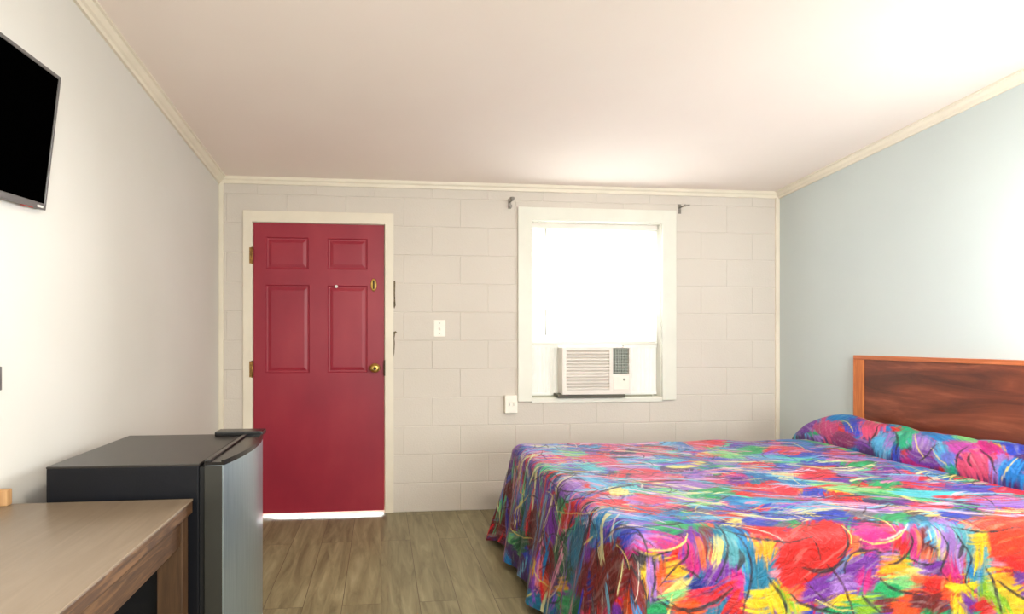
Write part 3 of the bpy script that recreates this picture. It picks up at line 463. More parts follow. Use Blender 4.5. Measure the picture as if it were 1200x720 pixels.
LINES = [
 ((44,34,44),0.005,[(945,1579),(957,1549),(951,1513),(921,1489),(885,1459),(855,1429)]),
 ((44,34,44),0.005,[(1113,1657),(1095,1573),(1083,1519),(1065,1465),(1041,1429)]),
 ((44,34,44),0.005,[(1131,1591),(1149,1543),(1161,1477),(1143,1411),(1125,1375),(1113,1333)]),
 ((44,34,44),0.007,[(849,1387),(885,1363),(945,1351),(999,1357),(1053,1381),(1095,1411)]),
 ((44,34,44),0.005,[(927,1483),(963,1465),(993,1441)]),
 ((44,34,44),0.008,[(741,1609),(699,1519),(753,1459),(783,1405),(759,1357)]),
 ((44,34,44),0.005,[(765,1681),(831,1621),(975,1669),(969,1609)]),
 ((44,34,44),0.005,[(1089,1633),(1131,1591),(1203,1561),(1299,1549),(1395,1567)]),
 ((44,34,44),0.006,[(1515,1603),(1503,1543),(1485,1507),(1455,1489)]),
 ((44,34,44),0.008,[(1335,1465),(1377,1453),(1437,1459),(1485,1483)]),
 ((44,34,44),0.006,[(1479,1441),(1485,1471),(1515,1501),(1557,1513),(1605,1513)]),
 ((44,34,44),0.007,[(1215,1441),(1245,1399),(1269,1351),(1269,1321)]),
 ((44,34,44),0.006,[(1287,1387),(1329,1351),(1383,1333),(1473,1315)]),
 ((44,34,44),0.006,[(1593,1423),(1629,1393),(1683,1375),(1731,1363)]),
 ((44,34,44),0.006,[(1533,1369),(1575,1327)]),
 ((44,34,44),0.005,[(1731,1555),(1725,1525),(1701,1489),(1659,1465),(1629,1465)]),
 ((44,34,44),0.005,[(1839,1585),(1845,1543),(1851,1501),(1827,1459),(1821,1435),(1845,1399)]),
 ((44,34,44),0.005,[(1899,1585),(1899,1537),(1929,1489),(1935,1459),(1905,1393),(1953,1351)]),
 ((44,34,44),0.01,[(1905,1519),(1899,1501),(1887,1477)]),
 ((44,34,44),0.005,[(1773,1525),(1815,1501)]),
 ((44,34,44),0.006,[(1983,1441),(2001,1399),(2007,1351),(2013,1291)]),
 ((44,34,44),0.006,[(2013,1399),(2055,1363),(2103,1339),(2175,1321)]),
 ((44,34,44),0.005,[(1701,1483),(1755,1459),(1797,1459)]),
 ((44,34,44),0.004,[(1863,1591),(1947,1567),(2019,1555),(2163,1573)]),
 ((44,34,44),0.012,[(1125,1531),(1131,1501),(1113,1471)]),
 ((44,34,44),0.004,[(1023,1879),(1089,1783),(1173,1825)]),
 ((44,34,44),0.005,[(837,1513),(843,1471),(837,1423),(819,1387)]),
 ((44,34,44),0.004,[(1977,1633),(1995,1567)]),
 ((44,34,44),0.004,[(1107,2317),(1203,2269),(1293,2179)]),
 ((44,34,44),0.004,[(717,2149),(813,1993),(891,1933)]),
 ((44,34,44),0.004,[(759,2395),(765,2179),(831,2035)]),
 ((44,34,44),0.004,[(1377,1735),(1527,1699),(1611,1621)]),
 ((44,34,44),0.004,[(1905,2611),(1905,2371),(1983,2305)]),
 ((44,34,44),0.005,[(681,2695),(555,2665),(477,2509),(357,2497)]),  # from here dark creases of the foot drop, shade painted as lines
 ((44,34,44),0.005,[(753,2275),(615,2227),(513,2107)]),
 ((44,34,44),0.005,[(657,2005),(531,1987),(459,1861)]),
 ((246,228,156),0.004,[(729,1651),(723,1567),(693,1507)]),
 ((246,228,156),0.006,[(831,1531),(897,1537),(945,1555),(975,1591)]),
 ((246,228,156),0.004,[(1515,1621),(1521,1573),(1509,1531)]),
 ((246,228,156),0.005,[(1539,1549),(1605,1531),(1683,1543),(1719,1567)]),
 ((246,228,156),0.005,[(1371,1363),(1443,1333),(1503,1327)]),
 ((246,228,156),0.006,[(1035,2089),(1125,1987),(1197,1903),(1293,1867)]),
 ((246,228,156),0.006,[(1791,2845),(1881,2713),(2013,2563)]),
 ((246,228,156),0.007,[(1791,2035),(1911,1963),(2037,1885)]),
 ((246,228,156),0.006,[(1821,2389),(1821,2215),(1761,2047)]),
 ((246,228,156),0.005,[(1827,3031),(1785,2863),(1797,2737)]),
 ((246,228,156),0.005,[(2601,2449),(2523,2233),(2583,2101)]),
 ((246,228,156),0.005,[(1941,1777),(1941,1657),(1977,1579)]),
 ((246,228,156),0.005,[(1155,1735),(1179,1657),(1227,1621)]),
 ((246,228,156),0.004,[(651,2227),(759,1891),(819,1849)]),
 ((246,228,156),0.005,[(417,2809),(387,2665),(447,2455)]),
 ((246,228,156),0.005,[(399,2305),(345,2245),(357,2143)]),
 ((246,228,156),0.004,[(903,2809),(957,2623),(1059,2491)]),
 ((246,228,156),0.004,[(621,2743),(591,2689),(657,2683)]),
 ((246,184,76),0.005,[(1491,1477),(1521,1501),(1557,1507)]),
 ((246,228,156),0.004,[(1305,1789),(1413,1801),(1545,1723)]),
 ((246,228,156),0.006,[(2415,3037),(2439,2869),(2313,2629)]),
]
PATCH_R = [
 ((22,98,72),[(3138,65),(3144,56),(3156,47),(3162,33),(3168,24),(3168,24),(3162,38),(3156,42),(3150,51),(3144,60),(3138,65),(3138,65)]),
 ((128,76,164),[(3018,129),(2994,97),(2994,65),(3012,38),(3048,24),(3090,24),(3132,70),(3120,79),(3102,92),(3084,115),(3078,143),(3060,156)]),
 ((190,90,130),[(2904,179),(2862,129),(2856,83),(2874,51),(2910,38),(2952,38),(2982,60),(3000,92),(3006,134),(3006,179),(2982,202),(2946,202)]),
 ((24,138,192),[(2934,339),(2916,312),(2904,262),(2910,216),(2928,184),(2952,170),(2970,175),(2976,193),(2982,234),(2970,271),(2952,307),(2940,330)]),
 ((76,92,192),[(2736,193),(2706,147),(2706,120),(2724,102),(2748,102),(2784,124),(2826,166),(2856,211),(2892,275),(2892,307),(2874,321),(2802,262)]),
 ((150,64,116),[(2676,33),(2688,15),(2724,10),(2772,6),(2814,15),(2844,33),(2856,56),(2850,83),(2820,97),(2772,88),(2724,79),(2688,60)]),
 ((128,76,164),[(2610,47),(2610,28),(2622,19),(2646,10),(2664,10),(2682,15),(2694,28),(2694,47),(2682,65),(2664,74),(2646,74),(2622,65)]),
 ((226,112,142),[(2676,252),(2640,211),(2604,152),(2604,111),(2628,97),(2664,106),(2700,124),(2736,170),(2802,266),(2874,390),(2790,326),(2772,344)]),
 ((150,212,150),[(2622,358),(2628,353),(2652,326),(2682,289),(2784,335),(2880,394),(2892,385),(2886,390),(2784,335),(2682,289),(2652,326),(2628,348)]),
 ((120,184,224),[(2490,65),(2496,38),(2514,19),(2538,19),(2562,28),(2574,56),(2592,97),(2604,143),(2610,184),(2580,175),(2544,152),(2508,111)]),
 ((178,144,210),[(2490,111),(2484,79),(2490,60),(2502,56),(2514,65),(2532,97),(2550,134),(2568,175),(2592,220),(2586,230),(2544,188),(2514,152)]),
 ((30,130,160),[(2442,83),(2430,47),(2436,19),(2448,15),(2454,19),(2466,42),(2478,79),(2508,138),(2526,175),(2532,198),(2508,179),(2472,134)]),
 ((20,190,150),[(2436,179),(2406,120),(2406,88),(2424,74),(2448,83),(2484,129),(2538,202),(2616,316),(2628,353),(2616,367),(2604,376),(2574,353)]),
 ((76,92,192),[(2418,51),(2412,33),(2418,19),(2430,10),(2442,15),(2454,19),(2460,33),(2460,51),(2460,70),(2454,79),(2442,74),(2424,65)]),
 ((178,144,210),[(2280,124),(2274,79),(2286,51),(2316,47),(2346,65),(2388,111),(2412,156),(2466,243),(2484,303),(2466,321),(2394,262),(2340,211)]),
 ((128,76,164),[(2220,33),(2232,19),(2256,15),(2292,10),(2328,15),(2352,24),(2364,42),(2358,60),(2334,74),(2298,74),(2256,65),(2232,51)]),
 ((226,84,98),[(2460,330),(2466,326),(2478,312),(2496,298),(2592,380),(2610,371),(2616,367),(2610,371),(2598,380),(2580,394),(2478,316),(2466,326)]),
 ((246,228,156),[(2436,353),(2442,348),(2448,344),(2460,335),(2472,321),(2484,312),(2484,312),(2484,312),(2472,321),(2460,335),(2448,344),(2442,348)]),
 ((120,184,224),[(2232,138),(2196,97),(2184,65),(2184,42),(2202,38),(2226,47),(2250,65),(2280,102),(2316,156),(2334,198),(2328,216),(2286,188)]),
 ((30,180,150),[(2142,24),(2148,15),(2160,6),(2172,6),(2190,6),(2196,15),(2202,24),(2196,38),(2184,42),(2172,47),(2154,42),(2148,33)]),
 ((130,140,215),[(2172,79),(2166,60),(2172,42),(2184,38),(2202,38),(2214,47),(2226,65),(2232,88),(2232,106),(2226,120),(2208,120),(2190,106)]),
 ((24,138,192),[(2310,312),(2298,280),(2304,243),(2334,225),(2364,211),(2406,220),(2466,280),(2478,316),(2460,335),(2430,353),(2358,321),(2340,339)]),
 ((226,84,98),[(2334,344),(2340,339),(2352,326),(2370,312),(2436,353),(2448,339),(2454,335),(2454,339),(2436,353),(2370,312),(2352,326),(2340,339)]),
 ((200,110,180),[(2112,156),(2112,134),(2124,115),(2154,106),(2196,115),(2232,134),(2262,166),(2298,230),(2292,262),(2262,271),(2184,216),(2142,188)]),
 ((150,212,150),[(2172,284),(2160,257),(2172,239),(2202,230),(2286,294),(2316,298),(2334,307),(2340,330),(2322,348),(2304,371),(2202,280),(2184,294)]),
 ((226,112,142),[(2010,42),(2022,15),(2046,6),(2082,6),(2112,6),(2130,33),(2142,70),(2148,120),(2136,152),(2106,156),(2064,138),(2022,83)]),
 ((178,144,210),[(1968,70),(1974,47),(1980,28),(1998,24),(2010,33),(2022,56),(2040,102),(2052,143),(2052,170),(2040,179),(2010,152),(1980,106)]),
 ((200,68,140),[(2064,198),(2058,179),(2064,166),(2082,156),(2106,156),(2130,170),(2154,198),(2166,225),(2250,371),(2148,257),(2118,248),(2082,220)]),
 ((76,92,192),[(2004,252),(1974,198),(1980,175),(2004,179),(2040,198),(2064,207),(2094,243),(2130,307),(2136,348),(2118,362),(2094,362),(2034,294)]),
 ((20,150,220),[(1902,42),(1914,19),(1932,6),(1950,6),(1968,10),(1980,28),(1986,60),(1986,92),(1974,115),(1956,120),(1932,106),(1914,79)]),
 ((120,208,220),[(2130,348),(2136,348),(2148,339),(2154,307),(2178,303),(2190,294),(2190,284),(2190,294),(2178,307),(2166,321),(2148,339),(2136,348)]),
]
LINES_R = [
 ((44,34,44),0.006,[(2682,234),(2628,138),(2610,51)]),
 ((44,34,44),0.007,[(2598,243),(2472,111),(2442,28)]),
 ((44,34,44),0.006,[(2148,24),(2172,106),(2178,175)]),
 ((44,34,44),0.006,[(2136,129),(2118,79),(2094,47)]),
 ((44,34,44),0.006,[(2124,166),(2058,120),(1998,33)]),
 ((246,228,156),0.006,[(2478,239),(2364,106),(2292,28)]),
 ((44,34,44),0.006,[(2316,184),(2292,70),(2316,15)]),
 ((246,228,156),0.006,[(2916,220),(2832,188),(2748,115)]),
 ((246,228,156),0.006,[(2310,120),(2232,51),(2190,28)]),
 ((246,228,156),0.006,[(1968,156),(1968,56),(1980,10)]),
]
# ------------------------------------------------------------------ the printed pattern, painted in cloth coordinates
def _hash(i, j, s):
    h = (i.astype(np.int64) * 374761393 + j.astype(np.int64) * 668265263 + s * 1442695041) & 0xffffffff
    h = ((h ^ (h >> 13)) * 1274126177) & 0xffffffff
    return ((h ^ (h >> 16)) & 0xffff) / 65535.0
def vnoise(x, y, s):
    i, j = np.floor(x), np.floor(y); fx, fy = x - i, y - j
    fx = fx * fx * (3 - 2 * fx); fy = fy * fy * (3 - 2 * fy)
    a, b, c, d = _hash(i, j, s), _hash(i + 1, j, s), _hash(i, j + 1, s), _hash(i + 1, j + 1, s)
    return (a * (1 - fx) + b * fx) * (1 - fy) + (c * (1 - fx) + d * fx) * fy
def fnoise(x, y, s): return 0.6 * vnoise(x, y, s) + 0.28 * vnoise(x * 2.1, y * 2.1, s + 7) + 0.12 * vnoise(x * 4.3, y * 4.3, s + 13)
def lin(c): return np.array(s2l(c)[:3])
class Canvas:
    def __init__(self, a, b, base, seed):
        self.a, self.b = a, b
        self.img = np.empty(a.shape + (3,)); self.img[:] = lin(base)
        self.ax = a[:, 0]; self.bx = b[0, :]; self.seed = seed
        # hand-painted wobble of every outline
        self.wa = (fnoise(a * 16, b * 16, seed) - 0.5) * 0.034 + (vnoise(a * 60, b * 60, seed + 3) - 0.5) * 0.010
        self.wb = (fnoise(a * 16, b * 16, seed + 50) - 0.5) * 0.034 + (vnoise(a * 60, b * 60, seed + 53) - 0.5) * 0.010
        self.flow = fnoise(a * 3.2, b * 3.2, seed + 90) * 2 * math.pi
    def window(self, P, m):
        i0, i1 = np.searchsorted(self.ax, [P[:, 0].min() - m, P[:, 0].max() + m]); j0, j1 = np.searchsorted(self.bx, [P[:, 1].min() - m, P[:, 1].max() + m])
        return slice(i0, i1), slice(j0, j1)
    def patch(self, col, pts, k, soft=0.022, wob=1.0, grow=0.008):
        P = np.array(pts, float); w = self.window(P, 0.03)
        A, B = self.a[w], self.b[w]
        if A.size == 0: return
        size = max(1e-3, min(np.ptp(P[:, 0]), np.ptp(P[:, 1])))
        wo = wob * min(1.0, size / 0.07)
        X, Y = A + self.wa[w] * wo, B + self.wb[w] * wo
        dist = np.full(X.shape, 9.0); ins = np.zeros(X.shape, bool)
        for (x0, y0), (x1, y1) in zip(P, np.roll(P, -1, 0)):
            ex, ey = x1 - x0, y1 - y0; L2 = ex * ex + ey * ey + 1e-12
            t = np.clip(((X - x0) * ex + (Y - y0) * ey) / L2, 0, 1)
            dist = np.minimum(dist, np.hypot(X - x0 - t * ex, Y - y0 - t * ey))
            if abs(ey) > 1e-9:
                ins ^= ((y0 > Y) != (y1 > Y)) & (X < ex * (Y - y0) / ey + x0)
        sd = np.where(ins, dist, -dist)
        # direction of the brush: long axis of the patch, bent by the flow of the print
        Q = P - P.mean(0); ev, evec = np.linalg.eigh(Q.T @ Q); d = evec[:, 1]
        th = math.atan2(d[1], d[0]) + (self.flow[w].mean() - math.pi) * 0.15 + (self.flow[w] - self.flow[w].mean()) * 0.10
        m_ = P.mean(0); RA, RB = A - m_[0], B - m_[1]
        bend = (((k * 7919) % 100) / 50.0 - 1) * 2.2
        la = RA * np.cos(th) + RB * np.sin(th); lb = -RA * np.sin(th) + RB * np.cos(th)
        lb = lb + bend * la * la
        la, lb = la + k * 1.37, lb + k * 2.11
        st = fnoise(la * 9, lb * 150, self.seed + k)
        al = np.clip((sd + (st - 0.5) * 0.062 + grow) / soft + 0.5, 0, 1)
        sh = 0.55 + 0.85 * st
        s2 = fnoise(la * 9, lb * 75, self.seed + k + 500)
        c = lin(col)[None, None, :] * sh[..., None]
        # lighter dry-brush streaks
        lt = np.clip((s2 - 0.64) * 4, 0, 0.32)[..., None]
        c = c * (1 - lt) + (0.35 * lin(col) + 0.65 * np.array([0.86, 0.78, 0.74])) * lt
        self.img[w] = self.img[w] * (1 - al[..., None]) + np.clip(c, 0, 0.95) * al[..., None]
    def line(self, col, width, pts, k, op=0.9):
        P = np.array(pts, float); n = len(P)
        ext = np.vstack([2 * P[0] - P[1], P, 2 * P[-1] - P[-2]]); C = []
        for i in range(1, n):
            p0, p1, p2, p3 = ext[i - 1], ext[i], ext[i + 1], ext[i + 2]
            for t in np.linspace(0, 1, 9)[(0 if i == 1 else 1):]:
                C.append(0.5 * (2 * p1 + (p2 - p0) * t + (2 * p0 - 5 * p1 + 4 * p2 - p3) * t * t + (3 * p1 - p0 - 3 * p2 + p3) * t ** 3))
        C = np.array(C); w = self.window(C, 0.02); A, B = self.a[w], self.b[w]
        if A.size == 0: return
        X, Y = A + self.wa[w] * 0.25, B + self.wb[w] * 0.25
        best = np.full(A.shape, 9.0); N = len(C) - 1
        for i in range(N):
            (x0, y0), (x1, y1) = C[i], C[i + 1]; ex, ey = x1 - x0, y1 - y0; L2 = ex * ex + ey * ey + 1e-12
            t = np.clip(((X - x0) * ex + (Y - y0) * ey) / L2, 0, 1); f = (i + t) / N
            ww = width * (0.35 + 0.85 * np.sin(np.pi * np.clip(f, 0.02, 0.98)) ** 0.7)
            best = np.minimum(best, np.hypot(X - x0 - t * ex, Y - y0 - t * ey) / ww)
        al = np.clip((1.15 - best) * 2.2, 0, 1) * op
        al *= 0.65 + 0.5 * vnoise(A * 70, B * 70, k)
        al = np.clip(al, 0, 1)[..., None]
        self.img[w] = self.img[w] * (1 - al) + lin(col) * al
PAL = [(208, 48, 52), (226, 84, 98), (226, 112, 142), (128, 76, 164), (178, 144, 210), (76, 92, 192), (24, 138, 192), (120, 184, 224), (34, 168, 112), (150, 212, 150), (200, 68, 140), (246, 228, 156), (242, 112, 48), (30, 130, 160), (250, 208, 44)]
PW = [10, 8, 6, 9, 4, 9, 10, 6, 9, 3, 4, 2, 4, 8, 2]
def lens(rg, a, b, L, W, th):
    pts = []
    bend = rg.uniform(-0.5, 0.5) * W
    for i in range(12):
        t = 2 * math.pi * i / 12; x = L * math.cos(t); y = W * math.sin(t) + bend * math.cos(t) ** 2
        pts.append((a + x * math.cos(th) - y * math.sin(th), b + x * math.sin(th) + y * math.cos(th)))
    return pts
def scatter(cv, rg, a0, a1, b0, b1, n, nl, Lr, Wr):
    for i in range(n):
        a, b = rg.uniform(a0, a1), rg.uniform(b0, b1)
        cv.patch(rg.choices(PAL, PW)[0], lens(rg, a, b, rg.uniform(*Lr), rg.uniform(*Wr), rg.gauss(0.9, 0.7)), i)
    for i in range(nl):
        a, b = rg.uniform(a0, a1), rg.uniform(b0, b1); th = rg.uniform(0, 6.28); r = rg.uniform(0.05, 0.16); cvt = rg.uniform(-9, 9)
        pts = []
        for k in range(5):
            pts.append((a, b)); a += r / 4 * math.cos(th); b += r / 4 * math.sin(th); th += cvt * r / 4
        cv.line(rg.choice([(44, 34, 44), (44, 34, 44), (246, 228, 156)]), rg.uniform(0.002, 0.0034), pts, i, 0.85)
def finish(cv):
    # fine dry-brush hairs over everything
    st = fnoise(cv.a * 22 + cv.wa * 60, cv.b * 150 + cv.wb * 900, cv.seed + 900)
    return deepen(cv.img * (0.80 + 0.40 * st)[..., None])
def deepen(c):
    # dye colours: a little richer and deeper
    g = c.mean(-1, keepdims=True); c = np.clip(g + (c - g) * 1.3, 0.004, 0.9)
    return 0.65 * c ** 1.12
mm = lambda pts: [(x / 1000.0, y / 1000.0) for x, y in pts]
def paint_spread(u, v):
    cv = Canvas(u, v, (84, 60, 110), 11); rg = random.Random(4)
    scatter(cv, rg, U0, U1, V0, V1, 620, 90, (0.05, 0.13), (0.025, 0.055))
    for k, (c, pts) in enumerate(PATCH): cv.patch(c, mm(pts), k + 1000)
    tints = [(226, 206, 232), (150, 205, 235), (236, 160, 186), (246, 236, 190), (40, 32, 60), (24, 138, 192), (150, 110, 200), (214, 60, 80), (110, 205, 160), (70, 80, 180)]
    for i in range(520):
        a, b = rg.uniform(BX0, U1), rg.uniform(BY0 + 0.12, BY1)
        cv.patch(rg.choice(tints), lens(rg, a, b, rg.uniform(0.05, 0.15), rg.uniform(0.004, 0.010), rg.gauss(-0.22, 0.3)), i + 3000, grow=0.0, soft=0.012)
    for i in range(160):
        a, b = rg.uniform(U0, BX0 + 0.05), rg.uniform(BY0, V1)
        cv.patch(rg.choice(tints[1:]), lens(rg, a, b, rg.uniform(0.05, 0.13), rg.uniform(0.004, 0.010), rg.gauss(0.1, 0.3)), i + 4000, grow=0.0, soft=0.012)
    for i in range(420):
        a, b = rg.uniform(U0, U1), rg.uniform(V0, V1)
        if b < BY0 + 0.08 and rg.random() < 0.72: continue
        th = rg.gauss(0.2, 0.8); r = rg.uniform(0.06, 0.22); cu = rg.uniform(-7, 7); pts = []
        for j in range(5):
            pts.append((a, b)); a += r / 4 * math.cos(th); b -= r / 4 * math.sin(th); th += cu * r / 4
        cv.line(rg.choice([(34, 24, 38), (34, 24, 38), (40, 30, 60), (70, 24, 40), (34, 24, 38), (246, 228, 156), (240, 225, 215)]), rg.uniform(0.002, 0.0044), pts, i, 0.85)
    for k, (c, w_, pts) in enumerate(LINES): cv.line(c, w_ * (0.5 if c[0] > 200 else 0.78), mm(pts), k)
    return finish(cv)
def paint_roll(y, q):
    cv = Canvas(y, q * 0.55, (90, 60, 120), 23); rg = random.Random(9)
    scatter(cv, rg, PY0, PY1, 0, 0.55, 130, 40, (0.04, 0.09), (0.02, 0.04))
    for k, (c, pts) in enumerate(PATCH_R): cv.patch(c, mm(pts), k + 1000)
    for k, (c, w_, pts) in enumerate(LINES_R): cv.line(c, w_ * (0.5 if c[0] > 200 else 0.78), mm(pts), k)
    return finish(cv)
def LIGHTS():
    def lamp(name, loc, r, power, col):
        l = bpy.data.lights.new(name, 'POINT'); l.shadow_soft_size = r; l.energy = power; l.color = col
        o = bpy.data.objects.new(name, l); COL.objects.link(o); o.location = loc
    # added fill at the rear, assumed ceiling and bedside lamps, added fill over the desk
    area('rear_fill', (1.7, YB + 0.1, 1.35), (1.0, 3.0, 1.3), 1.8, 1.6, 75, (0.97, 1.0, 1.0))
    area('assumed_ceiling_lamp', (1.0, 0.2, zc(0.2) - 0.06), (1.0, 0.2, 0), 0.5, 0.5, 44, (1.0, 0.91, 0.78))  # no fixture in view, lamp assumed from the warm light on the ceiling
    lamp('assumed_bedside_lamp', (2.50, 1.65, 1.58), 0.12, 20, (0.94, 0.99, 1.0))  # unseen lamp assumed beside the bed, added to brighten the right wall
    lamp('desk_fill', (-0.70, 0.40, 1.30), 0.12, 7, (0.90, 0.97, 1.0))
    # daylight falling in through the blind
    d = area('window_daylight', (1.584, D + 0.40, 1.72), (-1.11, 1.3, 1.36), 1.0, 0.55, 95, (0.96, 0.99, 1.0)); d.data.spread = R(42)
    # daylight on the step outside the door, which reaches in only under it
    d = area('doorstep_daylight', (-0.43, D + 1.3, 0.45), (-0.43, D, 0.0), 1.1, 0.6, 75, (0.96, 0.99, 1.0)); d.data.spread = R(90)
# ------------------------------------------------------------------ materials
def wall_mat(name, a, b, bump=0.12, rough=0.7):
    k = NT(name); v = k.coords()
    n1 = k.n('ShaderNodeTexNoise'); n1.inputs['Scale'].default_value = 1.3; n1.inputs['Detail'].default_value = 3
    k.l(v, n1.inputs['Vector'])
    k.l(k.ramp(n1.outputs['Fac'], [(0.35, a), (0.65, b)]), k.b.inputs['Base Color'])
    n2 = k.n('ShaderNodeTexNoise'); n2.inputs['Scale'].default_value = 90; n2.inputs['Detail'].default_value = 6
    k.l(v, n2.inputs['Vector']); k.bump(n2.outputs['Fac'], bump, 0.004)
    k.b.inputs['Roughness'].default_value = rough; k.b.inputs['Specular IOR Level'].default_value = 0.25
    return k.m
M = {}
M['block'] = wall_mat('painted block', (206, 198, 188), (211, 203, 193), 0.35)
M['wall_l'] = wall_mat('greige wall paint', (209, 206, 199), (214, 211, 205), 0.05)
M['wall_r'] = wall_mat('blue grey wall paint', (194, 203, 202), (199, 208, 206), 0.05)
M['ceil'] = wall_mat('ceiling paint', (238, 226, 217), (241, 230, 221), 0.08)
M['trim'] = mat('cream trim paint', (226, 217, 199), 0.45, var=0.02, scale=5)
M['white'] = mat('white trim paint', (222, 221, 209), 0.4, var=0.015, scale=5)
M['plastic'] = mat('ivory plastic', (236, 231, 219), 0.4, var=0.015)
M['acbody'] = mat('off white plastic', (226, 219, 210), 0.45, var=0.015)
M['acdark'] = mat('dark grey vent plastic', (165, 170, 160), 0.5)
M['acshadow'] = mat('chassis metal with shade', (84, 80, 68), 0.6)  # metal colour darkened with the shade under the unit
M['acpanel'] = mat('white side panel plastic', (238, 240, 234), 0.5, var=0.015)
M['track'] = mat('aluminium track', (150, 148, 130), 0.4, 0.6)
M['brass'] = mat('worn brass', (196, 160, 88), 0.28, 0.9, var=0.1, scale=60)
M['brassdark'] = mat('dark key slot', (60, 46, 26), 0.5, 0.5)
M['bronze'] = mat('dull bronze hinge', (150, 112, 62), 0.4, 0.7, var=0.2, scale=80)
M['steel'] = mat('dull steel bracket', (150, 145, 138), 0.35, 0.9, var=0.1, scale=80)
M['dark'] = mat('dark gap', (98, 86, 66), 0.9, var=0.3, scale=80)
M['black'] = mat('black gloss plastic', (20, 19, 19), 0.22, var=0.1)
M['bezel'] = mat('dark grey bezel', (88, 84, 82), 0.35, var=0.05)
M['screen'] = mat('black screen glass', (1, 1, 1), 0.6, var=0.0, spec=0.0)
M['tvback'] = mat('black ribbed plastic', (28, 28, 28), 0.6)
M['logo'] = mat('pale logo print', (225, 225, 220), 0.5)
M['led'] = mat('red led glow colour', (205, 60, 50), 0.5)  # plain red standing in for an LED's glow
M['fridge'] = mat('black textured steel', (10, 12, 19), 0.5, var=0.08, bump=0.08, bscale=220, spec=0.3)
M['fridgetop'] = mat('black top with reflected brown', (46, 42, 38), 0.3, var=0.08, bump=0.04, bscale=220)  # brownish reflection put into the colour of the black top
M['gasket'] = mat('black rubber gasket', (14, 14, 15), 0.7)
M['doorside'] = mat('grey door edge', (50, 50, 46), 0.4, 0.1)
def steel_door():
    k = NT('brushed blue grey steel'); v = k.coords((1, 1, 0.02))
    n = k.n('ShaderNodeTexNoise'); n.inputs['Scale'].default_value = 240; n.inputs['Detail'].default_value = 3
    k.l(v, n.inputs['Vector'])
    k.l(k.ramp(n.outputs['Fac'], [(0.3, (160, 178, 190)), (0.7, (180, 196, 206))]), k.b.inputs['Base Color'])
    k.b.inputs['Metallic'].default_value = 0.85; k.b.inputs['Roughness'].default_value = 0.3
    k.bump(n.outputs['Fac'], 0.03, 0.001)
    return k.m
M['steeldoor'] = steel_door()

def wood(name, stops, rough, axis='X', scale=6, stretch=12, bump=0.06, coat=0.0, dist=1.5):
    k = NT(name)
    s = {'X': (1, stretch, stretch), 'Y': (stretch, 1, stretch), 'Z': (stretch, stretch, 1)}[axis]
    v = k.coords(s)
    n = k.n('ShaderNodeTexNoise'); n.inputs['Scale'].default_value = scale; n.inputs['Detail'].default_value = 7
    n.inputs['Roughness'].default_value = 0.62; n.inputs['Distortion'].default_value = dist
    k.l(v, n.inputs['Vector'])
    k.l(k.ramp(n.outputs['Fac'], stops), k.b.inputs['Base Color'])
    k.b.inputs['Roughness'].default_value = rough; k.b.inputs['Coat Weight'].default_value = coat
    k.b.inputs['Coat Roughness'].default_value = 0.25
    k.bump(n.outputs['Fac'], bump, 0.002)
    return k.m
M['desktop'] = wood('brown laminate', [(0.3, (116, 100, 82)), (0.55, (124, 108, 90)), (0.75, (132, 116, 97))], 0.32, 'Y', 3, 10, 0.01)
M['deskwood'] = wood('worn brown wood', [(0.3, (50, 31, 18)), (0.5, (70, 46, 27)), (0.7, (108, 76, 47))], 0.5, 'Y', 4, 14, 0.1)
M['deskleg'] = wood('brown leg wood', [(0.3, (60, 40, 24)), (0.5, (74, 51, 31)), (0.7, (90, 64, 41))], 0.5, 'Z', 4, 14, 0.1)
M['tan'] = wood('tan wood', [(0.3, (176, 130, 84)), (0.7, (206, 164, 116))], 0.6, 'Z', 4, 10)
M['hb_panel'] = wood('dark red brown figured veneer', [(0.28, (62, 28, 20)), (0.42, (96, 44, 28)), (0.54, (120, 58, 36)), (0.66, (150, 82, 54)), (0.8, (92, 40, 26))], 0.3, 'Y', 1.5, 5.5, 0.02, 0.3, 1.0)
M['hb_frame'] = wood('orange brown wood', [(0.3, (164, 84, 42)), (0.55, (190, 104, 56)), (0.75, (206, 122, 70))], 0.35, 'Y', 3, 14, 0.03, 0.3)
M['hb_stile'] = wood('orange brown upright wood', [(0.3, (176, 92, 40)), (0.55, (204, 116, 54)), (0.75, (216, 134, 70))], 0.35, 'Z', 3, 14, 0.03, 0.3)

def door_mat():
    k = NT('red door paint'); v = k.coords((1, 1, 0.5))
    n = k.n('ShaderNodeTexNoise'); n.inputs['Scale'].default_value = 3.5; n.inputs['Detail'].default_value = 6
    k.l(v, n.inputs['Vector'])
    k.l(k.ramp(n.outputs['Fac'], [(0.3, (136, 24, 46)), (0.5, (146, 30, 50)), (0.72, (156, 42, 56))]), k.b.inputs['Base Color'])
    n2 = k.n('ShaderNodeTexNoise'); n2.inputs['Scale'].default_value = 140; n2.inputs['Detail'].default_value = 4
    k.l(k.coords((1, 1, 0.12)), n2.inputs['Vector']); k.bump(n2.outputs['Fac'], 0.08, 0.003)
    k.b.inputs['Roughness'].default_value = 0.42
    return k.m
M['door'] = door_mat()

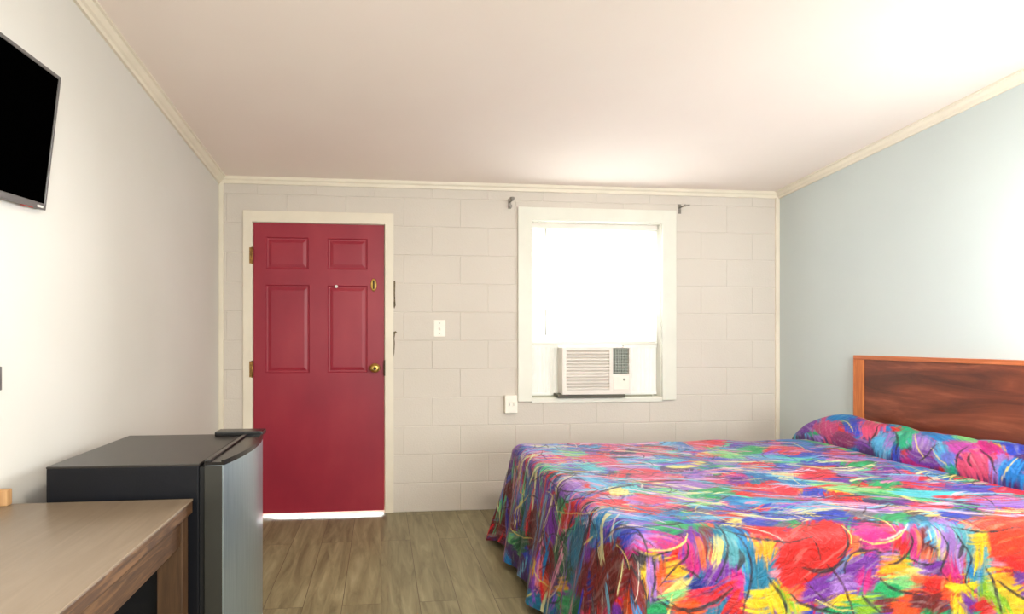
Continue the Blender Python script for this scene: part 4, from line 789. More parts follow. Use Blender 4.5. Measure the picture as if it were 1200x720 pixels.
def floor_mat():
    k = NT('grey brown vinyl plank')
    tc = k.n('ShaderNodeTexCoord'); sp = k.n('ShaderNodeSeparateXYZ'); k.l(tc.outputs['Object'], sp.inputs[0])
    cb = k.n('ShaderNodeCombineXYZ'); k.l(sp.outputs['Y'], cb.inputs['X']); k.l(sp.outputs['X'], cb.inputs['Y'])
    br = k.n('ShaderNodeTexBrick'); br.offset = 0.37; br.squash = 1.0
    br.inputs['Scale'].default_value = 1.0; br.inputs['Brick Width'].default_value = 1.22; br.inputs['Row Height'].default_value = 0.178
    br.inputs['Mortar Size'].default_value = 0.0016; br.inputs['Mortar Smooth'].default_value = 0.2; br.inputs['Bias'].default_value = 0
    br.inputs['Color1'].default_value = (0, 0, 0, 1); br.inputs['Color2'].default_value = (1, 1, 1, 1); br.inputs['Mortar'].default_value = (0.5, 0.5, 0.5, 1)
    k.l(cb.outputs[0], br.inputs['Vector'])
    # grain stretched along the planks, shifted plank by plank
    off = k.n('ShaderNodeVectorMath'); off.operation = 'MULTIPLY_ADD'
    off.inputs[1].default_value = (3.7, 5.1, 0); k.l(br.outputs['Color'], off.inputs[0]); k.l(tc.outputs['Object'], off.inputs[2])
    mp = k.n('ShaderNodeMapping'); mp.inputs['Scale'].default_value = (9, 1.1, 1); k.l(off.outputs[0], mp.inputs['Vector'])
    g = k.n('ShaderNodeTexNoise'); g.inputs['Scale'].default_value = 2.2; g.inputs['Detail'].default_value = 9; g.inputs['Roughness'].default_value = 0.62; g.inputs['Distortion'].default_value = 0.8
    k.l(mp.outputs[0], g.inputs['Vector'])
    c = k.ramp(g.outputs['Fac'], [(0.28, (100, 92, 66)), (0.45, (126, 117, 87)), (0.58, (142, 133, 101)), (0.75, (160, 151, 119))])
    hs = k.n('ShaderNodeHueSaturation'); k.l(c, hs.inputs['Color'])
    mr = k.n('ShaderNodeMapRange'); mr.inputs['To Min'].default_value = 0.88; mr.inputs['To Max'].default_value = 1.05
    k.l(br.outputs['Color'], mr.inputs['Value']); k.l(mr.outputs[0], hs.inputs['Value'])
    mx = k.n('ShaderNodeMix'); mx.data_type = 'RGBA'; mx.inputs['B'].default_value = s2l((84, 70, 50))
    k.l(br.outputs['Fac'], mx.inputs['Factor']); k.l(hs.outputs['Color'], mx.inputs['A']); k.l(mx.outputs['Result'], k.b.inputs['Base Color'])
    k.b.inputs['Roughness'].default_value = 0.42
    k.bump(g.outputs['Fac'], 0.05, 0.002)
    return k.m
M['floor'] = floor_mat()

def blind_mat():
    k = NT('white blind with added glow')
    k.b.inputs['Base Color'].default_value = s2l((246, 246, 244)); k.b.inputs['Roughness'].default_value = 0.6
    tr = k.n('ShaderNodeBsdfTranslucent'); tr.inputs['Color'].default_value = s2l((250, 250, 250))
    nz = k.n('ShaderNodeTexNoise'); nz.inputs['Scale'].default_value = 2.0
    k.l(k.coords(), nz.inputs['Vector'])
    em = k.n('ShaderNodeEmission'); em.inputs['Color'].default_value = (0.97, 0.985, 1, 1)  # emission added to the slats to stand in for the backlight
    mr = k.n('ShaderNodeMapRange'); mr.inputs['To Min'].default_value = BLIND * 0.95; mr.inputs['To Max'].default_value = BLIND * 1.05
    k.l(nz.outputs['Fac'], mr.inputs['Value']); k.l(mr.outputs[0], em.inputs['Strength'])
    mx = k.n('ShaderNodeMixShader'); mx.inputs[0].default_value = 0.2
    k.l(k.b.outputs[0], mx.inputs[1]); k.l(tr.outputs[0], mx.inputs[2])
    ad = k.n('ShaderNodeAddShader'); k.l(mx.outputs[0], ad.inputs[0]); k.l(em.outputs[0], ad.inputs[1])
    # thin slats let part of the daylight straight through
    tp = k.n('ShaderNodeBsdfTransparent'); m2 = k.n('ShaderNodeMixShader'); m2.inputs[0].default_value = 0.45
    k.l(ad.outputs[0], m2.inputs[1]); k.l(tp.outputs[0], m2.inputs[2])
    k.l(m2.outputs[0], k.out.inputs['Surface'])
    return k.m
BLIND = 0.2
M['blind'] = blind_mat()
def glass_mat():
    k = NT('window glass')
    tp = k.n('ShaderNodeBsdfTransparent'); gl = k.n('ShaderNodeBsdfGlossy'); gl.inputs['Roughness'].default_value = 0.02
    fr = k.n('ShaderNodeFresnel'); fr.inputs['IOR'].default_value = 1.45
    mx = k.n('ShaderNodeMixShader'); k.l(fr.outputs[0], mx.inputs[0]); k.l(tp.outputs[0], mx.inputs[1]); k.l(gl.outputs[0], mx.inputs[2])
    k.l(mx.outputs[0], k.out.inputs['Surface'])
    return k.m
M['glass'] = glass_mat()
M['ground'] = mat('pale concrete', (200, 198, 192), 0.8, var=0.08, scale=3, bump=0.2)  # pale concrete, even tone with slight random mottling

# ------------------------------------------------------------------ room shell
T = 0.20
mb = MB(); mb.box((XL - 0.15, YB - 0.15, -0.12), (XR + 0.15, D + 0.002, 0)); struct(mb.build('floor', M['floor']))
# sloping ceiling
mb = MB()
def ceil_quad(x0, x1, y0, y1, t=0.12):
    mb.prism([(x0, y0, zc(y0)), (x0, y1, zc(y1)), (x0, y1, zc(y1) + t), (x0, y0, zc(y0) + t)], (x1 - x0, 0, 0))
ceil_quad(XL - 0.15, XR + 0.15, YB - 0.15, D + T)
struct(mb.build('ceiling', M['ceil']))
def side_wall(name, x0, x1, m):
    mb = MB(); y0, y1 = YB - 0.15, D + T
    mb.prism([(x0, y0, -0.12), (x0, y1, -0.12), (x0, y1, zc(y1)), (x0, y0, zc(y0))], (x1 - x0, 0, 0))
    return struct(mb.build(name, m))
side_wall('wall_left', XL - 0.15, XL, M['wall_l'])
side_wall('wall_right', XR, XR + 0.15, M['wall_r'])
mb = MB(); mb.box((XL, YB - 0.15, 0), (XR, YB, zc(YB))); struct(mb.build('wall_rear', M['wall_l']))

# end wall of painted concrete block: cores round the openings and block faces with worn joints
mb = MB()
G = 0.0032
dx0, dx1, dz = DX0 - 0.012, DX1 + 0.012, DZ + 0.010
yc0, yc1 = D + G, D + T
for (a, b, c, d) in [(XL, dx0, 0, ZC), (dx0, dx1, dz, ZC), (dx1, WX0, 0, ZC), (WX0, WX1, 0, WZ0), (WX0, WX1, WZ1, ZC), (WX1, XR, 0, ZC)]:
    mb.box((a, yc0, c), (b, yc1, d))
bw, bh = 0.4064, 0.2032
rng = random.Random(5)
def clip_rect(r, hole):
    x0, z0, x1, z1 = r; hx0, hz0, hx1, hz1 = hole
    if hx0 >= x1 or hx1 <= x0 or hz0 >= z1 or hz1 <= z0: return [r]
    out = []
    if hx0 > x0: out.append((x0, z0, hx0, z1))
    if hx1 < x1: out.append((hx1, z0, x1, z1))
    mx0, mx1 = max(x0, hx0), min(x1, hx1)
    if hz0 > z0: out.append((mx0, z0, mx1, hz0))
    if hz1 < z1: out.append((mx0, hz1, mx1, z1))
    return out
row = 0; z = 0.0
while z < ZC - 0.01:
    x = 0.564 - bw * 12 + (bw / 2 if row % 2 else 0)
    while x < XR:
        full = (x, z, x + bw, z + bh)
        r = (max(x, XL), z, min(x + bw, XR), min(z + bh, ZC))
        if r[2] - r[0] > 0.01:
            ps = [r]
            for hole in ((dx0, -1, dx1, dz), (WX0, WZ0, WX1, WZ1)):
                ps = [q for p_ in ps for q in clip_rect(p_, hole)]
            gv = 0.0035; gh = 0.005
            dep = rng.uniform(0.7, 1.0) * G; depv = rng.uniform(0.1, 0.85) * G
            for (a, b, c, d) in ps:
                ex = [abs(a - full[0]) < 1e-6, abs(c - full[2]) < 1e-6, abs(b - full[1]) < 1e-6, abs(d - full[3]) < 1e-6]
                ia, ic = a + (gv if ex[0] else 0), c - (gv if ex[1] else 0)
                ib, id_ = b + (gh if ex[2] else 0), d - (gh if ex[3] else 0)
                o = [(a, D + (depv if ex[0] else 0), b), (c, D + (depv if ex[1] else 0), b), (c, D + (depv if ex[1] else 0), d), (a, D + (depv if ex[0] else 0), d)]
                o = [(p_[0], max(p_[1], D + (dep if (ex[2] if i < 2 else ex[3]) else 0)), p_[2]) for i, p_ in enumerate(o)]
                i4 = [(ia, D, ib), (ic, D, ib), (ic, D, id_), (ia, D, id_)]
                mb._add(o + i4, [(4, 5, 6, 7), (0, 1, 5, 4), (1, 2, 6, 5), (2, 3, 7, 6), (3, 0, 4, 7)])
        x += bw
    z += bh; row += 1
wall_back = struct(mb.build('wall_back', M['block']))
# chipped plaster beside the door casing
mb = MB()
def chip(pts, y0=D - 0.0012, th=0.0035):
    mb.prism([(x, y0, z) for x, z in pts], (0, th, 0))
chip([(0.086, 1.640), (0.100, 1.646), (0.101, 1.625), (0.099, 1.56), (0.100, 1.51), (0.103, 1.47), (0.094, 1.446), (0.087, 1.46), (0.090, 1.52), (0.086, 1.57)])
chip([(0.088, 1.283), (0.104, 1.287), (0.113, 1.278), (0.100, 1.268), (0.095, 1.235), (0.098, 1.20), (0.094, 1.13), (0.088, 1.10), (0.089, 1.2)])
o = mb.build('chipped_plaster', M['dark'], wall_back); o['label'] = 'dark chipped gap between block wall and door casing'

# mouldings -------------------------------------------------------------
mb = MB(); w = 0.046
# along the end wall: small cove profile
prof = [(0, 0), (0, -w), (-0.010, -w), (-0.013, -w * 0.55), (-0.022, -w * 0.35), (-0.024, 0)]
mb.prism([(XL, D + a, ZC + b + (0 if b < -1e-6 else 0.003)) for a, b in prof], (XR - XL, 0, 0)); struct(mb.build('trim_1', M['trim']))['label'] = 'narrow crown moulding over the end wall'
def side_crown(name, x, s, wz, wx, lab, m):
    mb = MB()
    pr = [(0, 0.004), (0, -wz), (0.012, -wz), (0.016, -wz * 0.72), (0.026, -wz * 0.6), (wx * 0.72, -0.018), (wx * 0.78, -0.010), (wx, -0.008), (wx, 0.004)]
    V0 = [(x + s * a, D, zc(D) + b) for a, b in pr]
    dy = D - YB
    mb.prism(V0, (0, -dy, SL * dy))
    struct(mb.build(name, m))['label'] = lab
side_crown('trim_2', XL, 1, 0.052, 0.050, 'stepped crown moulding along the left wall', M['trim'])
side_crown('trim_3', XR, -1, 0.050, 0.046, 'crown moulding along the right wall', M['trim'])
mb = MB(); mb.box((XL, D - 0.012, 0), (XL + 0.030, D + 0.004, ZC - 0.04), 0.004); struct(mb.build('trim_4', M['trim']))['label'] = 'vertical corner strip at the left of the end wall'
mb = MB(); mb.box((XR - 0.032, D - 0.012, 0), (XR, D + 0.004, ZC - 0.04), 0.004); struct(mb.build('trim_5', M['trim']))['label'] = 'vertical corner strip at the right of the end wall'

# door -------------------------------------------------------------------
# casing
mb = MB()
cx0, cx1, cz = -0.948, 0.088, 2.119
mb.box((cx0, D - 0.016, 0), (dx0 + 0.006, D + 0.006, cz), 0.004)
mb.box((dx1 - 0.006, D - 0.016, 0), (cx1, D + 0.006, cz), 0.004)
mb.box((dx0 + 0.004, D - 0.0155, dz - 0.006), (dx1 - 0.004, D + 0.006, cz - 0.0005), 0.004)
# jamb and stop inside the opening
mb.box((dx0 - 0.001, D, 0), (dx0 + 0.009, D + T, dz)); mb.box((dx1 - 0.009, D, 0), (dx1 + 0.001, D + T, dz))
mb.box((dx0, D, dz - 0.008), (dx1, D + T, dz + 0.001))
mb.box((dx0 + 0.006, D + 0.052, 0), (dx0 + 0.024, D + 0.075, dz - 0.006)); mb.box((dx1 - 0.024, D + 0.052, 0), (dx1 - 0.006, D + 0.075, dz - 0.006))
mb.box((dx0 + 0.02, D + 0.052, dz - 0.026), (dx1 - 0.02, D + 0.075, dz - 0.006))
struct(mb.build('trim_6', M['trim']))['label'] = 'cream painted casing round the red door'

door = struct(thing('door_1', (-0.43, D, 0), 'red painted panel door with brass knob', 'door'))
mb = MB()
y0, y1, zb = D + 0.003, D + 0.047, 0.017
panels = [(-0.795, 1.718, -0.505, 1.940), (-0.374, 1.720, -0.096, 1.938), (-0.798, 0.994, -0.498, 1.608), (-0.374, 0.995, -0.096, 1.607)]
xs = sorted({DX0, DX1} | {p_[0] for p_ in panels} | {p_[2] for p_ in panels})
zs = sorted({zb, DZ} | {p_[1] for p_ in panels} | {p_[3] for p_ in panels})
def inpanel(x, z): return any(p_[0] < x < p_[2] and p_[1] < z < p_[3] for p_ in panels)
# grid over the face, panels cut out and rebuilt as a sunk moulding with a raised field
for i in range(len(xs) - 1):
    for j in range(len(zs) - 1):
        xm, zm = (xs[i] + xs[i + 1]) / 2, (zs[j] + zs[j + 1]) / 2
        if not inpanel(xm, zm):
            mb._add([(xs[i], y0, zs[j]), (xs[i + 1], y0, zs[j]), (xs[i + 1], y0, zs[j + 1]), (xs[i], y0, zs[j + 1])], [(0, 1, 2, 3)])
for (a, b, c, d) in panels:
    loops = [(0, 0), (0.006, 0.007), (0.016, 0.0085), (0.036, 0.003), (0.040, 0.0026)]
    L = [[(a + i, y0 + e, b + i), (c - i, y0 + e, b + i), (c - i, y0 + e, d - i), (a + i, y0 + e, d - i)] for i, e in loops]
    V = [p_ for l in L for p_ in l]; F = []
    for k in range(len(loops) - 1):
        for i in range(4):
            j = (i + 1) % 4; F.append((k * 4 + i, k * 4 + j, k * 4 + 4 + j, k * 4 + 4 + i))
    n = (len(loops) - 1) * 4; F.append((n, n + 1, n + 2, n + 3)); mb._add(V, F)
# edges and back
V = [(DX0, y0, zb), (DX1, y0, zb), (DX1, y0, DZ), (DX0, y0, DZ), (DX0, y1, zb), (DX1, y1, zb), (DX1, y1, DZ), (DX0, y1, DZ)]
mb._add(V, [(0, 4, 5, 1), (1, 5, 6, 2), (2, 6, 7, 3), (3, 7, 4, 0), (4, 7, 6, 5)])
bmesh.ops.remove_doubles(mb.bm, verts=mb.bm.verts, dist=1e-5)
mb.build('door_slab', M['door'], door)
# knob: rose, neck, ball, key slot
kx, kz = -0.043, 1.026
mb = MB(); mb.lathe((kx, y0 + 0.001, kz), (0, -1, 0), [(0.033, 0), (0.033, 0.003), (0.029, 0.007), (0.013, 0.009), (0.011, 0.026), (0.018, 0.032), (0.0275, 0.042), (0.030, 0.052), (0.028, 0.061), (0.019, 0.067), (0.012, 0.068)], sx=1.15)
knob = mb.build('door_knob', M['brass'], door); knob['label'] = 'round brass knob with key slot'
mb = MB(); mb.lathe((kx, y0 - 0.0665, kz), (0, -1, 0), [(0.0115, 0), (0.0115, 0.003), (0.010, 0.0035)]); mb.box((kx - 0.0016, y0 - 0.0735, kz - 0.007), (kx + 0.0016, y0 - 0.069, kz + 0.007))
mb.build('key_cylinder', M['brassdark'], knob)
mb = MB(); mb.box((DX1 - 0.003, D - 0.0175, kz - 0.055), (DX1 + 0.008, D + 0.02, kz + 0.055), 0.001); mb.build('strike_plate', M['brassdark'], door)
# deadbolt with thumb turn
bx, bz = -0.052, 1.614
mb = MB(); mb.lathe((bx, y0 + 0.001, bz), (0, -1, 0), [(0.026, 0), (0.026, 0.003), (0.022, 0.007), (0.019, 0.008)], sx=0.86, sy=1.75)
db = mb.build('deadbolt_plate', M['brass'], door)
mb = MB(); mb.box((bx - 0.006, y0 - 0.024, bz - 0.030), (bx + 0.006, y0 - 0.005, bz + 0.030), 0.003); mb.build('thumb_turn', M['brassdark'], db)
mb = MB(); mb.lathe((-0.313, y0 + 0.004, 1.600), (0, -1, 0), [(0.011, 0), (0.011, 0.009), (0.008, 0.011), (0.005, 0.0105)]); mb.build('peephole', M['logo'], door)
for hz in (1.807, 1.022):
    mb = MB(); mb.cyl((DX0 - 0.006, D - 0.013, hz - 0.057), (DX0 - 0.006, D - 0.013, hz + 0.057), 0.0075, seg=14)
    for q in (-0.0585, 0.0535): mb.cyl((DX0 - 0.006, D - 0.013, hz + q), (DX0 - 0.006, D - 0.013, hz + q + 0.005), 0.0055)
    mb.box((DX0 - 0.024, D - 0.019, hz - 0.055), (DX0 - 0.010, D - 0.0150, hz + 0.055), 0.001)
    mb.build('hinge', M['bronze'], door)

# window -----------------------------------------------------------------
mb = MB()
tx0, tx1, tz1, tz0 = 0.986, 2.187, 2.189, 0.778
mb.box((tx0, D - 0.020, tz0), (WX0 + 0.003, D + 0.006, tz1), 0.004)
mb.box((WX1 - 0.003, D - 0.020, tz0), (tx1, D + 0.006, tz1), 0.004)
mb.box((WX0 + 0.001, D - 0.0195, WZ1 - 0.003), (WX1 - 0.001, D + 0.006, tz1 - 0.0005), 0.004)
mb.box((WX0 + 0.001, D - 0.012, tz0 - 0.012), (WX1 - 0.001, D + 0.006, WZ0 + 0.002), 0.004)
# reveal lining
mb.box((WX0 - 0.001, D, WZ0), (WX0 + 0.008, D + 0.14, WZ1)); mb.box((WX1 - 0.008, D, WZ0), (WX1 + 0.001, D + 0.14, WZ1))
mb.box((WX0, D, WZ1 - 0.008), (WX1, D + 0.14, WZ1 + 0.001)); mb.box((WX0, D, WZ0 - 0.001), (WX1, D + 0.14, WZ0 + 0.006))
struct(mb.build('trim_7', M['white']))['label'] = 'broad white casing and lining round the window'
win = struct(thing('window_1', ((WX0 + WX1) / 2, D + 0.1, WZ0), 'white framed window behind a lowered bright blind', 'window'))
fx0, fx1, fz0, fz1, fy = WX0 + 0.008, WX1 - 0.008, WZ0 + 0.006, WZ1 - 0.008, D + 0.10
mb = MB()
for (a, b, c, d) in [(fx0, fx0 + 0.045, fz0, fz1), (fx1 - 0.045, fx1, fz0, fz1), (fx0 + .04, fx1 - .04, fz1 - 0.05, fz1), (fx0 + .04, fx1 - .04, fz0, fz0 + 0.03)]:
    mb.box((a, fy, c), (b, fy + 0.07, d), 0.003)
wf = mb.build('window_frame', M['white'], win)
for nm, za, zb_, yy in (('upper_sash', 1.42, fz1 - 0.04, fy + 0.036), ('lower_sash', 1.195, 1.82, fy + 0.006)):
    mb = MB(); a, b = fx0 + 0.035, fx1 - 0.035
    mb.box((a, yy, za), (a + 0.04, yy + 0.026, zb_), 0.003); mb.box((b - 0.04, yy, za), (b, yy + 0.026, zb_), 0.003)
    mb.box((a + 0.038, yy, za), (b - 0.038, yy + 0.026, za + 0.045), 0.003); mb.box((a + 0.038, yy, zb_ - 0.045), (b - 0.038, yy + 0.026, zb_), 0.003)
    sash = mb.build(nm, M['white'], win)
    mb = MB(); mb.box((a + 0.036, yy + 0.011, za + 0.04), (b - 0.036, yy + 0.015, zb_ - 0.04)); mb.build('glass_pane', M['glass'], sash)
mb = MB(); mb.box((fx0 + 0.002, D + 0.02, fz0), (fx1 - 0.055, D + 0.034, fz0 + 0.012), 0.002); mb.build('sill_track', M['track'], win)

# blind
bl = thing('window_blind', ((WX0 + WX1) / 2, D + 0.05, 2.08), 'white mini blind with added daylight glow, lowered over the upper window', 'blind')
b0, b1 = WX0 + 0.012, WX1 - 0.012
mb = MB(); mb.box((b0, D + 0.034, 2.050), (b1, D + 0.062, 2.086), 0.003)
mb.build('headrail', M['acbody'], bl)
mb = MB(); n = 46; zt, zbm = 2.046, 1.212; pitch = (zt - zbm) / n
for i in range(n):
    zc_ = zt - pitch * (i + 0.5)
    # closed slat: a shallow curved strip, nearly upright
    P = []
    for k in range(5):
        t = k / 4 - 0.5; P.append((D + 0.048 + 0.006 * t * 2 * 0.6 - 0.0025 * (1 - 4 * t * t), zc_ + t * pitch * 1.22))
    V = [(b0, y, z) for y, z in P] + [(b1, y, z) for y, z in P]
    mb._add(V, [(k, k + 1, 6 + k, 5 + k) for k in range(4)], smooth=True)
mb.build('slats', M['blind'], bl)
mb = MB(); mb.box((b0, D + 0.036, 1.188), (b1, D + 0.060, 1.206), 0.003); mb.build('bottom_rail', M['white'], bl)
mb = MB(); mb.cyl((1.205, D + 0.028, 2.05), (1.205, D + 0.028, 1.26), 0.004, seg=8); mb.cyl((1.205, D + 0.028, 2.05), (1.205, D + 0.038, 2.06), 0.002, seg=8); mb.build('tilt_wand', M['white'], bl)

# air conditioner
ac = thing('air_conditioner', (1.56, D, WZ0 + 0.006), 'off white window air conditioner with louvred front in the lower window', 'air conditioner')
ay = 3.680; ab = D + 0.36
ax0, ax1, az0, az1 = 1.303, 1.816, 0.828, 1.172
mb = MB(); mb.box((ax0 + 0.004, ay + 0.035, az0 + 0.004), (ax1 - 0.004, ab, az1 - 0.002), 0.006); mb.build('cabinet', M['acbody'], ac)
gx0, gx1, gz0, gz1 = 1.334, 1.655, 0.862, 1.146       # intake grille
vx0, vx1, vz0, vz1 = 1.682, 1.804, 0.976, 1.164       # discharge vent
mb = MB()                                              # front with two openings
xs_ = [ax0, gx0, gx1, vx0, vx1, ax1]
def fr(a, b, c, d): mb.box((a, ay, c), (b, ay + 0.034, d), 0.003)
fr(ax0, gx0, az0, az1); fr(gx0 - .002, gx1 + .002, az0, gz0); fr(gx0 - .002, gx1 + .002, gz1, az1)
fr(gx1, vx0, az0, az1); fr(vx0 - .002, vx1 + .002, vz1, az1); fr(vx0 - .002, vx1 + .002, az0, vz0); fr(vx1, ax1, az0, az1)
mb.build('front_cover', M['acbody'], ac)
mb = MB(); nn = 12
for i in range(nn):
    z0_ = gz0 + (gz1 - gz0) * i / nn
    p_ = (gz1 - gz0) / nn
    mb.prism([(gx0 - .001, ay + 0.004, z0_ + p_ * 0.12), (gx0 - .001, ay + 0.018, z0_ + p_ * 0.62), (gx0 - .001, ay + 0.020, z0_ + p_ * 0.92), (gx0 - .001, ay + 0.003, z0_ + p_ * 0.5)], (gx1 - gx0 + .002, 0, 0))
mb.box((gx0 - .001, ay + 0.022, gz0), (gx1 + .001, ay + 0.028, gz1))
gr = mb.build('intake_louvres', M['acbody'], ac)
mb = MB(); mb.box((vx0, ay + 0.028, vz0), (vx1, ay + 0.033, vz1))
for i in range(9):
    z0_ = vz0 + (vz1 - vz0) * (i + 0.5) / 9
    mb.box((vx0, ay + 0.008, z0_ - 0.0025), (vx1, ay + 0.028, z0_ + 0.0025))
for i in range(7):
    x_ = vx0 + (vx1 - vx0) * (i + 0.5) / 7
    mb.box((x_ - 0.0015, ay + 0.014, vz0), (x_ + 0.0015, ay + 0.028, vz1))
mb.build('discharge_vent', M['acdark'], ac)['label'] = 'grey discharge vent grid'
mb = MB(); mb.box((1.684, ay - 0.003, 0.862), (1.803, ay + 0.004, 0.962), 0.003)
cp = mb.build('control_panel', M['plastic'], ac)
for q in (1.765,):
    mb = MB(); mb.lathe((q, ay - 0.0025, 0.936), (0, -1, 0), [(0.009, 0), (0.009, 0.006), (0.007, 0.010), (0.005, 0.0105)]); mb.build('control_knob', M['acdark'], cp)
mb = MB(); mb.box((1.272, ay + 0.012, 0.8035), (1.782, ab - 0.04, 0.832), 0.003); mb.build('base_pan', M['acshadow'], ac)  # base pan, the shade beneath it put into its colour
for a, b in ((fx0 + 0.002, ax0 + 0.006), (ax1 - 0.006, fx1 - 0.002)):
    mb = MB(); n = max(3, int((b - a) / 0.016)); y_ = D + 0.058
    P = [(a + (b - a) * i / n, y_ + (0.003 if i % 2 else -0.003)) for i in range(n + 1)]
    mb.prism([(x, y, fz0 + 0.0135) for x, y in P] + [(x, y + 0.006, fz0 + 0.0135) for x, y in reversed(P)], (0, 0, 1.186 - fz0 - 0.0135))
    mb.box((a, y_ - 0.008, 1.168), (b, y_ + 0.012, 1.187)); mb.box((a, y_ - 0.006, fz0 + 0.0125), (b, y_ + 0.012, fz0 + 0.03))
    mb.build('side_panel', M['acpanel'], ac)

# curtain rod brackets
def bracket(x, z, lab, two):
    t = thing('curtain_rod_bracket', (x, D, z), lab, 'bracket')
    mb = MB(); mb.box((x - 0.012, D - 0.004, z - 0.036), (x + 0.012, D, z + 0.036), 0.002)
    mb.build('wall_plate', M['steel'], t)
    mb = MB(); mb.box((x - 0.004, D - 0.075, z + 0.004), (x + 0.004, D - 0.003, z + 0.012), 0.001)
    if two:
        mb.lathe((x, D - 0.075, z + 0.018), (0, 0, 1), [(0.012, -0.014), (0.016, -0.004), (0.017, 0.008), (0.014, 0.010), (0.012, -0.002)], 16)
        mb.box((x - 0.010, D - 0.04, z - 0.034), (x + 0.010, D - 0.003, z - 0.014), 0.003)
    else:
        mb.cyl((x, D - 0.075, z + 0.008), (x + 0.034, D - 0.078, z + 0.012), 0.005); mb.lathe((x, D - 0.075, z + 0.008), (0, -1, 0), [(0.007, -0.006), (0.010, 0), (0.007, 0.008)], 14)
    mb.build('rod_holder', M['steel'], t)
bracket(0.927, 2.211, 'metal curtain rod bracket on the wall left of the window top', True)
bracket(2.221, 2.204, 'small metal rod hook on the wall right of the window top', False)

# light switch and outlet box
t = thing('light_switch', (0.416, D, 1.307), 'ivory light switch plate on the block wall beside the red door', 'light switch')
mb = MB(); mb.box((0.374, D - 0.006, 1.247), (0.458, D - 0.0002, 1.367), 0.003); mb.build('switch_plate', M['plastic'], t)
mb = MB(); mb.box((0.410, D - 0.016, 1.297), (0.422, D - 0.004, 1.313), 0.003); mb.build('toggle', M['acbody'], t)
for q in (1.270, 1.344):
    mb = MB(); mb.lathe((0.416, D - 0.0055, q), (0, -1, 0), [(0.0035, 0), (0.0035, 0.0012), (0.002, 0.0016)], 12); mb.build('screw', M['steel'], t)
t = thing('outlet_box', (0.932, D, 0.76), 'white surface outlet box at the lower left of the window', 'outlet')
mb = MB(); mb.box((0.886, D - 0.034, 0.697), (0.978, D - 0.0002, 0.826), 0.006); mb.build('outlet_cover', M['plastic'], t)
for q in (0.918, 0.948):
    mb = MB(); mb.box((q - 0.011, D - 0.0365, 0.745), (q + 0.011, D - 0.033, 0.783), 0.004); s_ = mb.build('socket', M['plastic'], t)
    mb = MB(); mb.box((q - 0.007, D - 0.0375, 0.770), (q + 0.007, D - 0.036, 0.7735)); mb.box((q - 0.0015, D - 0.0375, 0.752), (q + 0.0015, D - 0.036, 0.766)); mb.build('slots', M['dark'], s_)

# ------------------------------------------------------------------ television
TR, BRc, TL, BL = [Vector(a) for a in ((-1.022, 1.791, 2.064), (-1.087, 1.820, 1.642), (-0.989, 1.064, 2.008), (-1.054, 1.093, 1.586))]
W_, H_ = (TR - TL).length, (TR - BRc).length
ux = (TR - TL).normalized(); uz = (TR - BRc).normalized(); un = ux.cross(uz).normalized()   # un: to the rear
if un.x > 0: un = -un
ctr = (TR + TL + BRc + BL) / 4
tv = thing('television', ctr, 'flat black television hung high on the left wall', 'television')
MT = Matrix(((ux.x, un.x, uz.x, ctr.x), (ux.y, un.y, uz.y, ctr.y), (ux.z, un.z, uz.z, ctr.z), (0, 0, 0, 1)))
w2, h2 = W_ / 2, H_ / 2
mb = MB()
for a, b, c, d in ((-w2, w2, h2 - 0.011, h2), (-w2, -w2 + 0.011, -h2, h2), (w2 - 0.011, w2, -h2, h2), (-w2, w2, -h2, -h2 + 0.020)):
    mb.box((a, 0, c), (b, 0.022, d), 0.002, MT)
bz_ = mb.build('bezel', M['bezel'], tv)
mb = MB(); mb.box((-w2 + 0.010, 0.003, -h2 + 0.019), (w2 - 0.010, 0.012, h2 - 0.010), 0, MT); mb.build('screen', M['screen'], tv)
mb = MB(); mb.box((-w2 + 0.004, 0.012, -h2 + 0.004), (w2 - 0.004, 0.028, h2 - 0.004), 0.004, MT); mb.box((-w2 * 0.7, 0.026, -h2 * 0.75), (w2 * 0.55, 0.040, h2 * 0.5), 0.008, MT); mb.build('back_shell', M['tvback'], tv)
mb = MB(); xx = w2 - 0.048
for i, wd in enumerate((0.004, 0.006, 0.004, 0.005, 0.004)):
    mb.box((xx, -0.0008, -h2 + 0.005), (xx + wd, 0.001, -h2 + 0.012), 0, MT); xx += wd + 0.0018
mb.build('logo', M['logo'], tv)['label'] = 'tiny pale logo on the lower bezel'
mb = MB(); mb.box((w2 - 0.105, 0.004, -h2 - 0.002), (w2 - 0.06, 0.016, -h2 + 0.0005), 0, MT); mb.build('red_led_glow', M['led'], tv)  # small red strip painted as the LED's glow
mb = MB(); cm = MT @ Vector((0, 0.038, 0)); cm2 = Vector((XL + 0.001, cm.y, cm.z))
mb.cyl(cm, cm2, 0.02); mb.box((XL, cm.y - 0.09, cm.z - 0.09), (XL + 0.008, cm.y + 0.09, cm.z + 0.09), 0.003); mb.build('wall_mount', M['tvback'], tv)

t = thing('wall_plate', (XL, 1.62, 1.108), 'dark grey wall plate at the left edge below the television', 'wall plate')
mb = MB(); mb.box((XL, 1.575, 1.073), (XL + 0.006, 1.648, 1.143), 0.003); mb.build('cover', M['bezel'], t)
mb = MB(); mb.lathe((XL + 0.005, 1.611, 1.108), (1, 0, 0), [(0.007, 0), (0.007, 0.004), (0.004, 0.010), (0.003, 0.0105)], 14); mb.build('cable_jack', M['steel'], t)

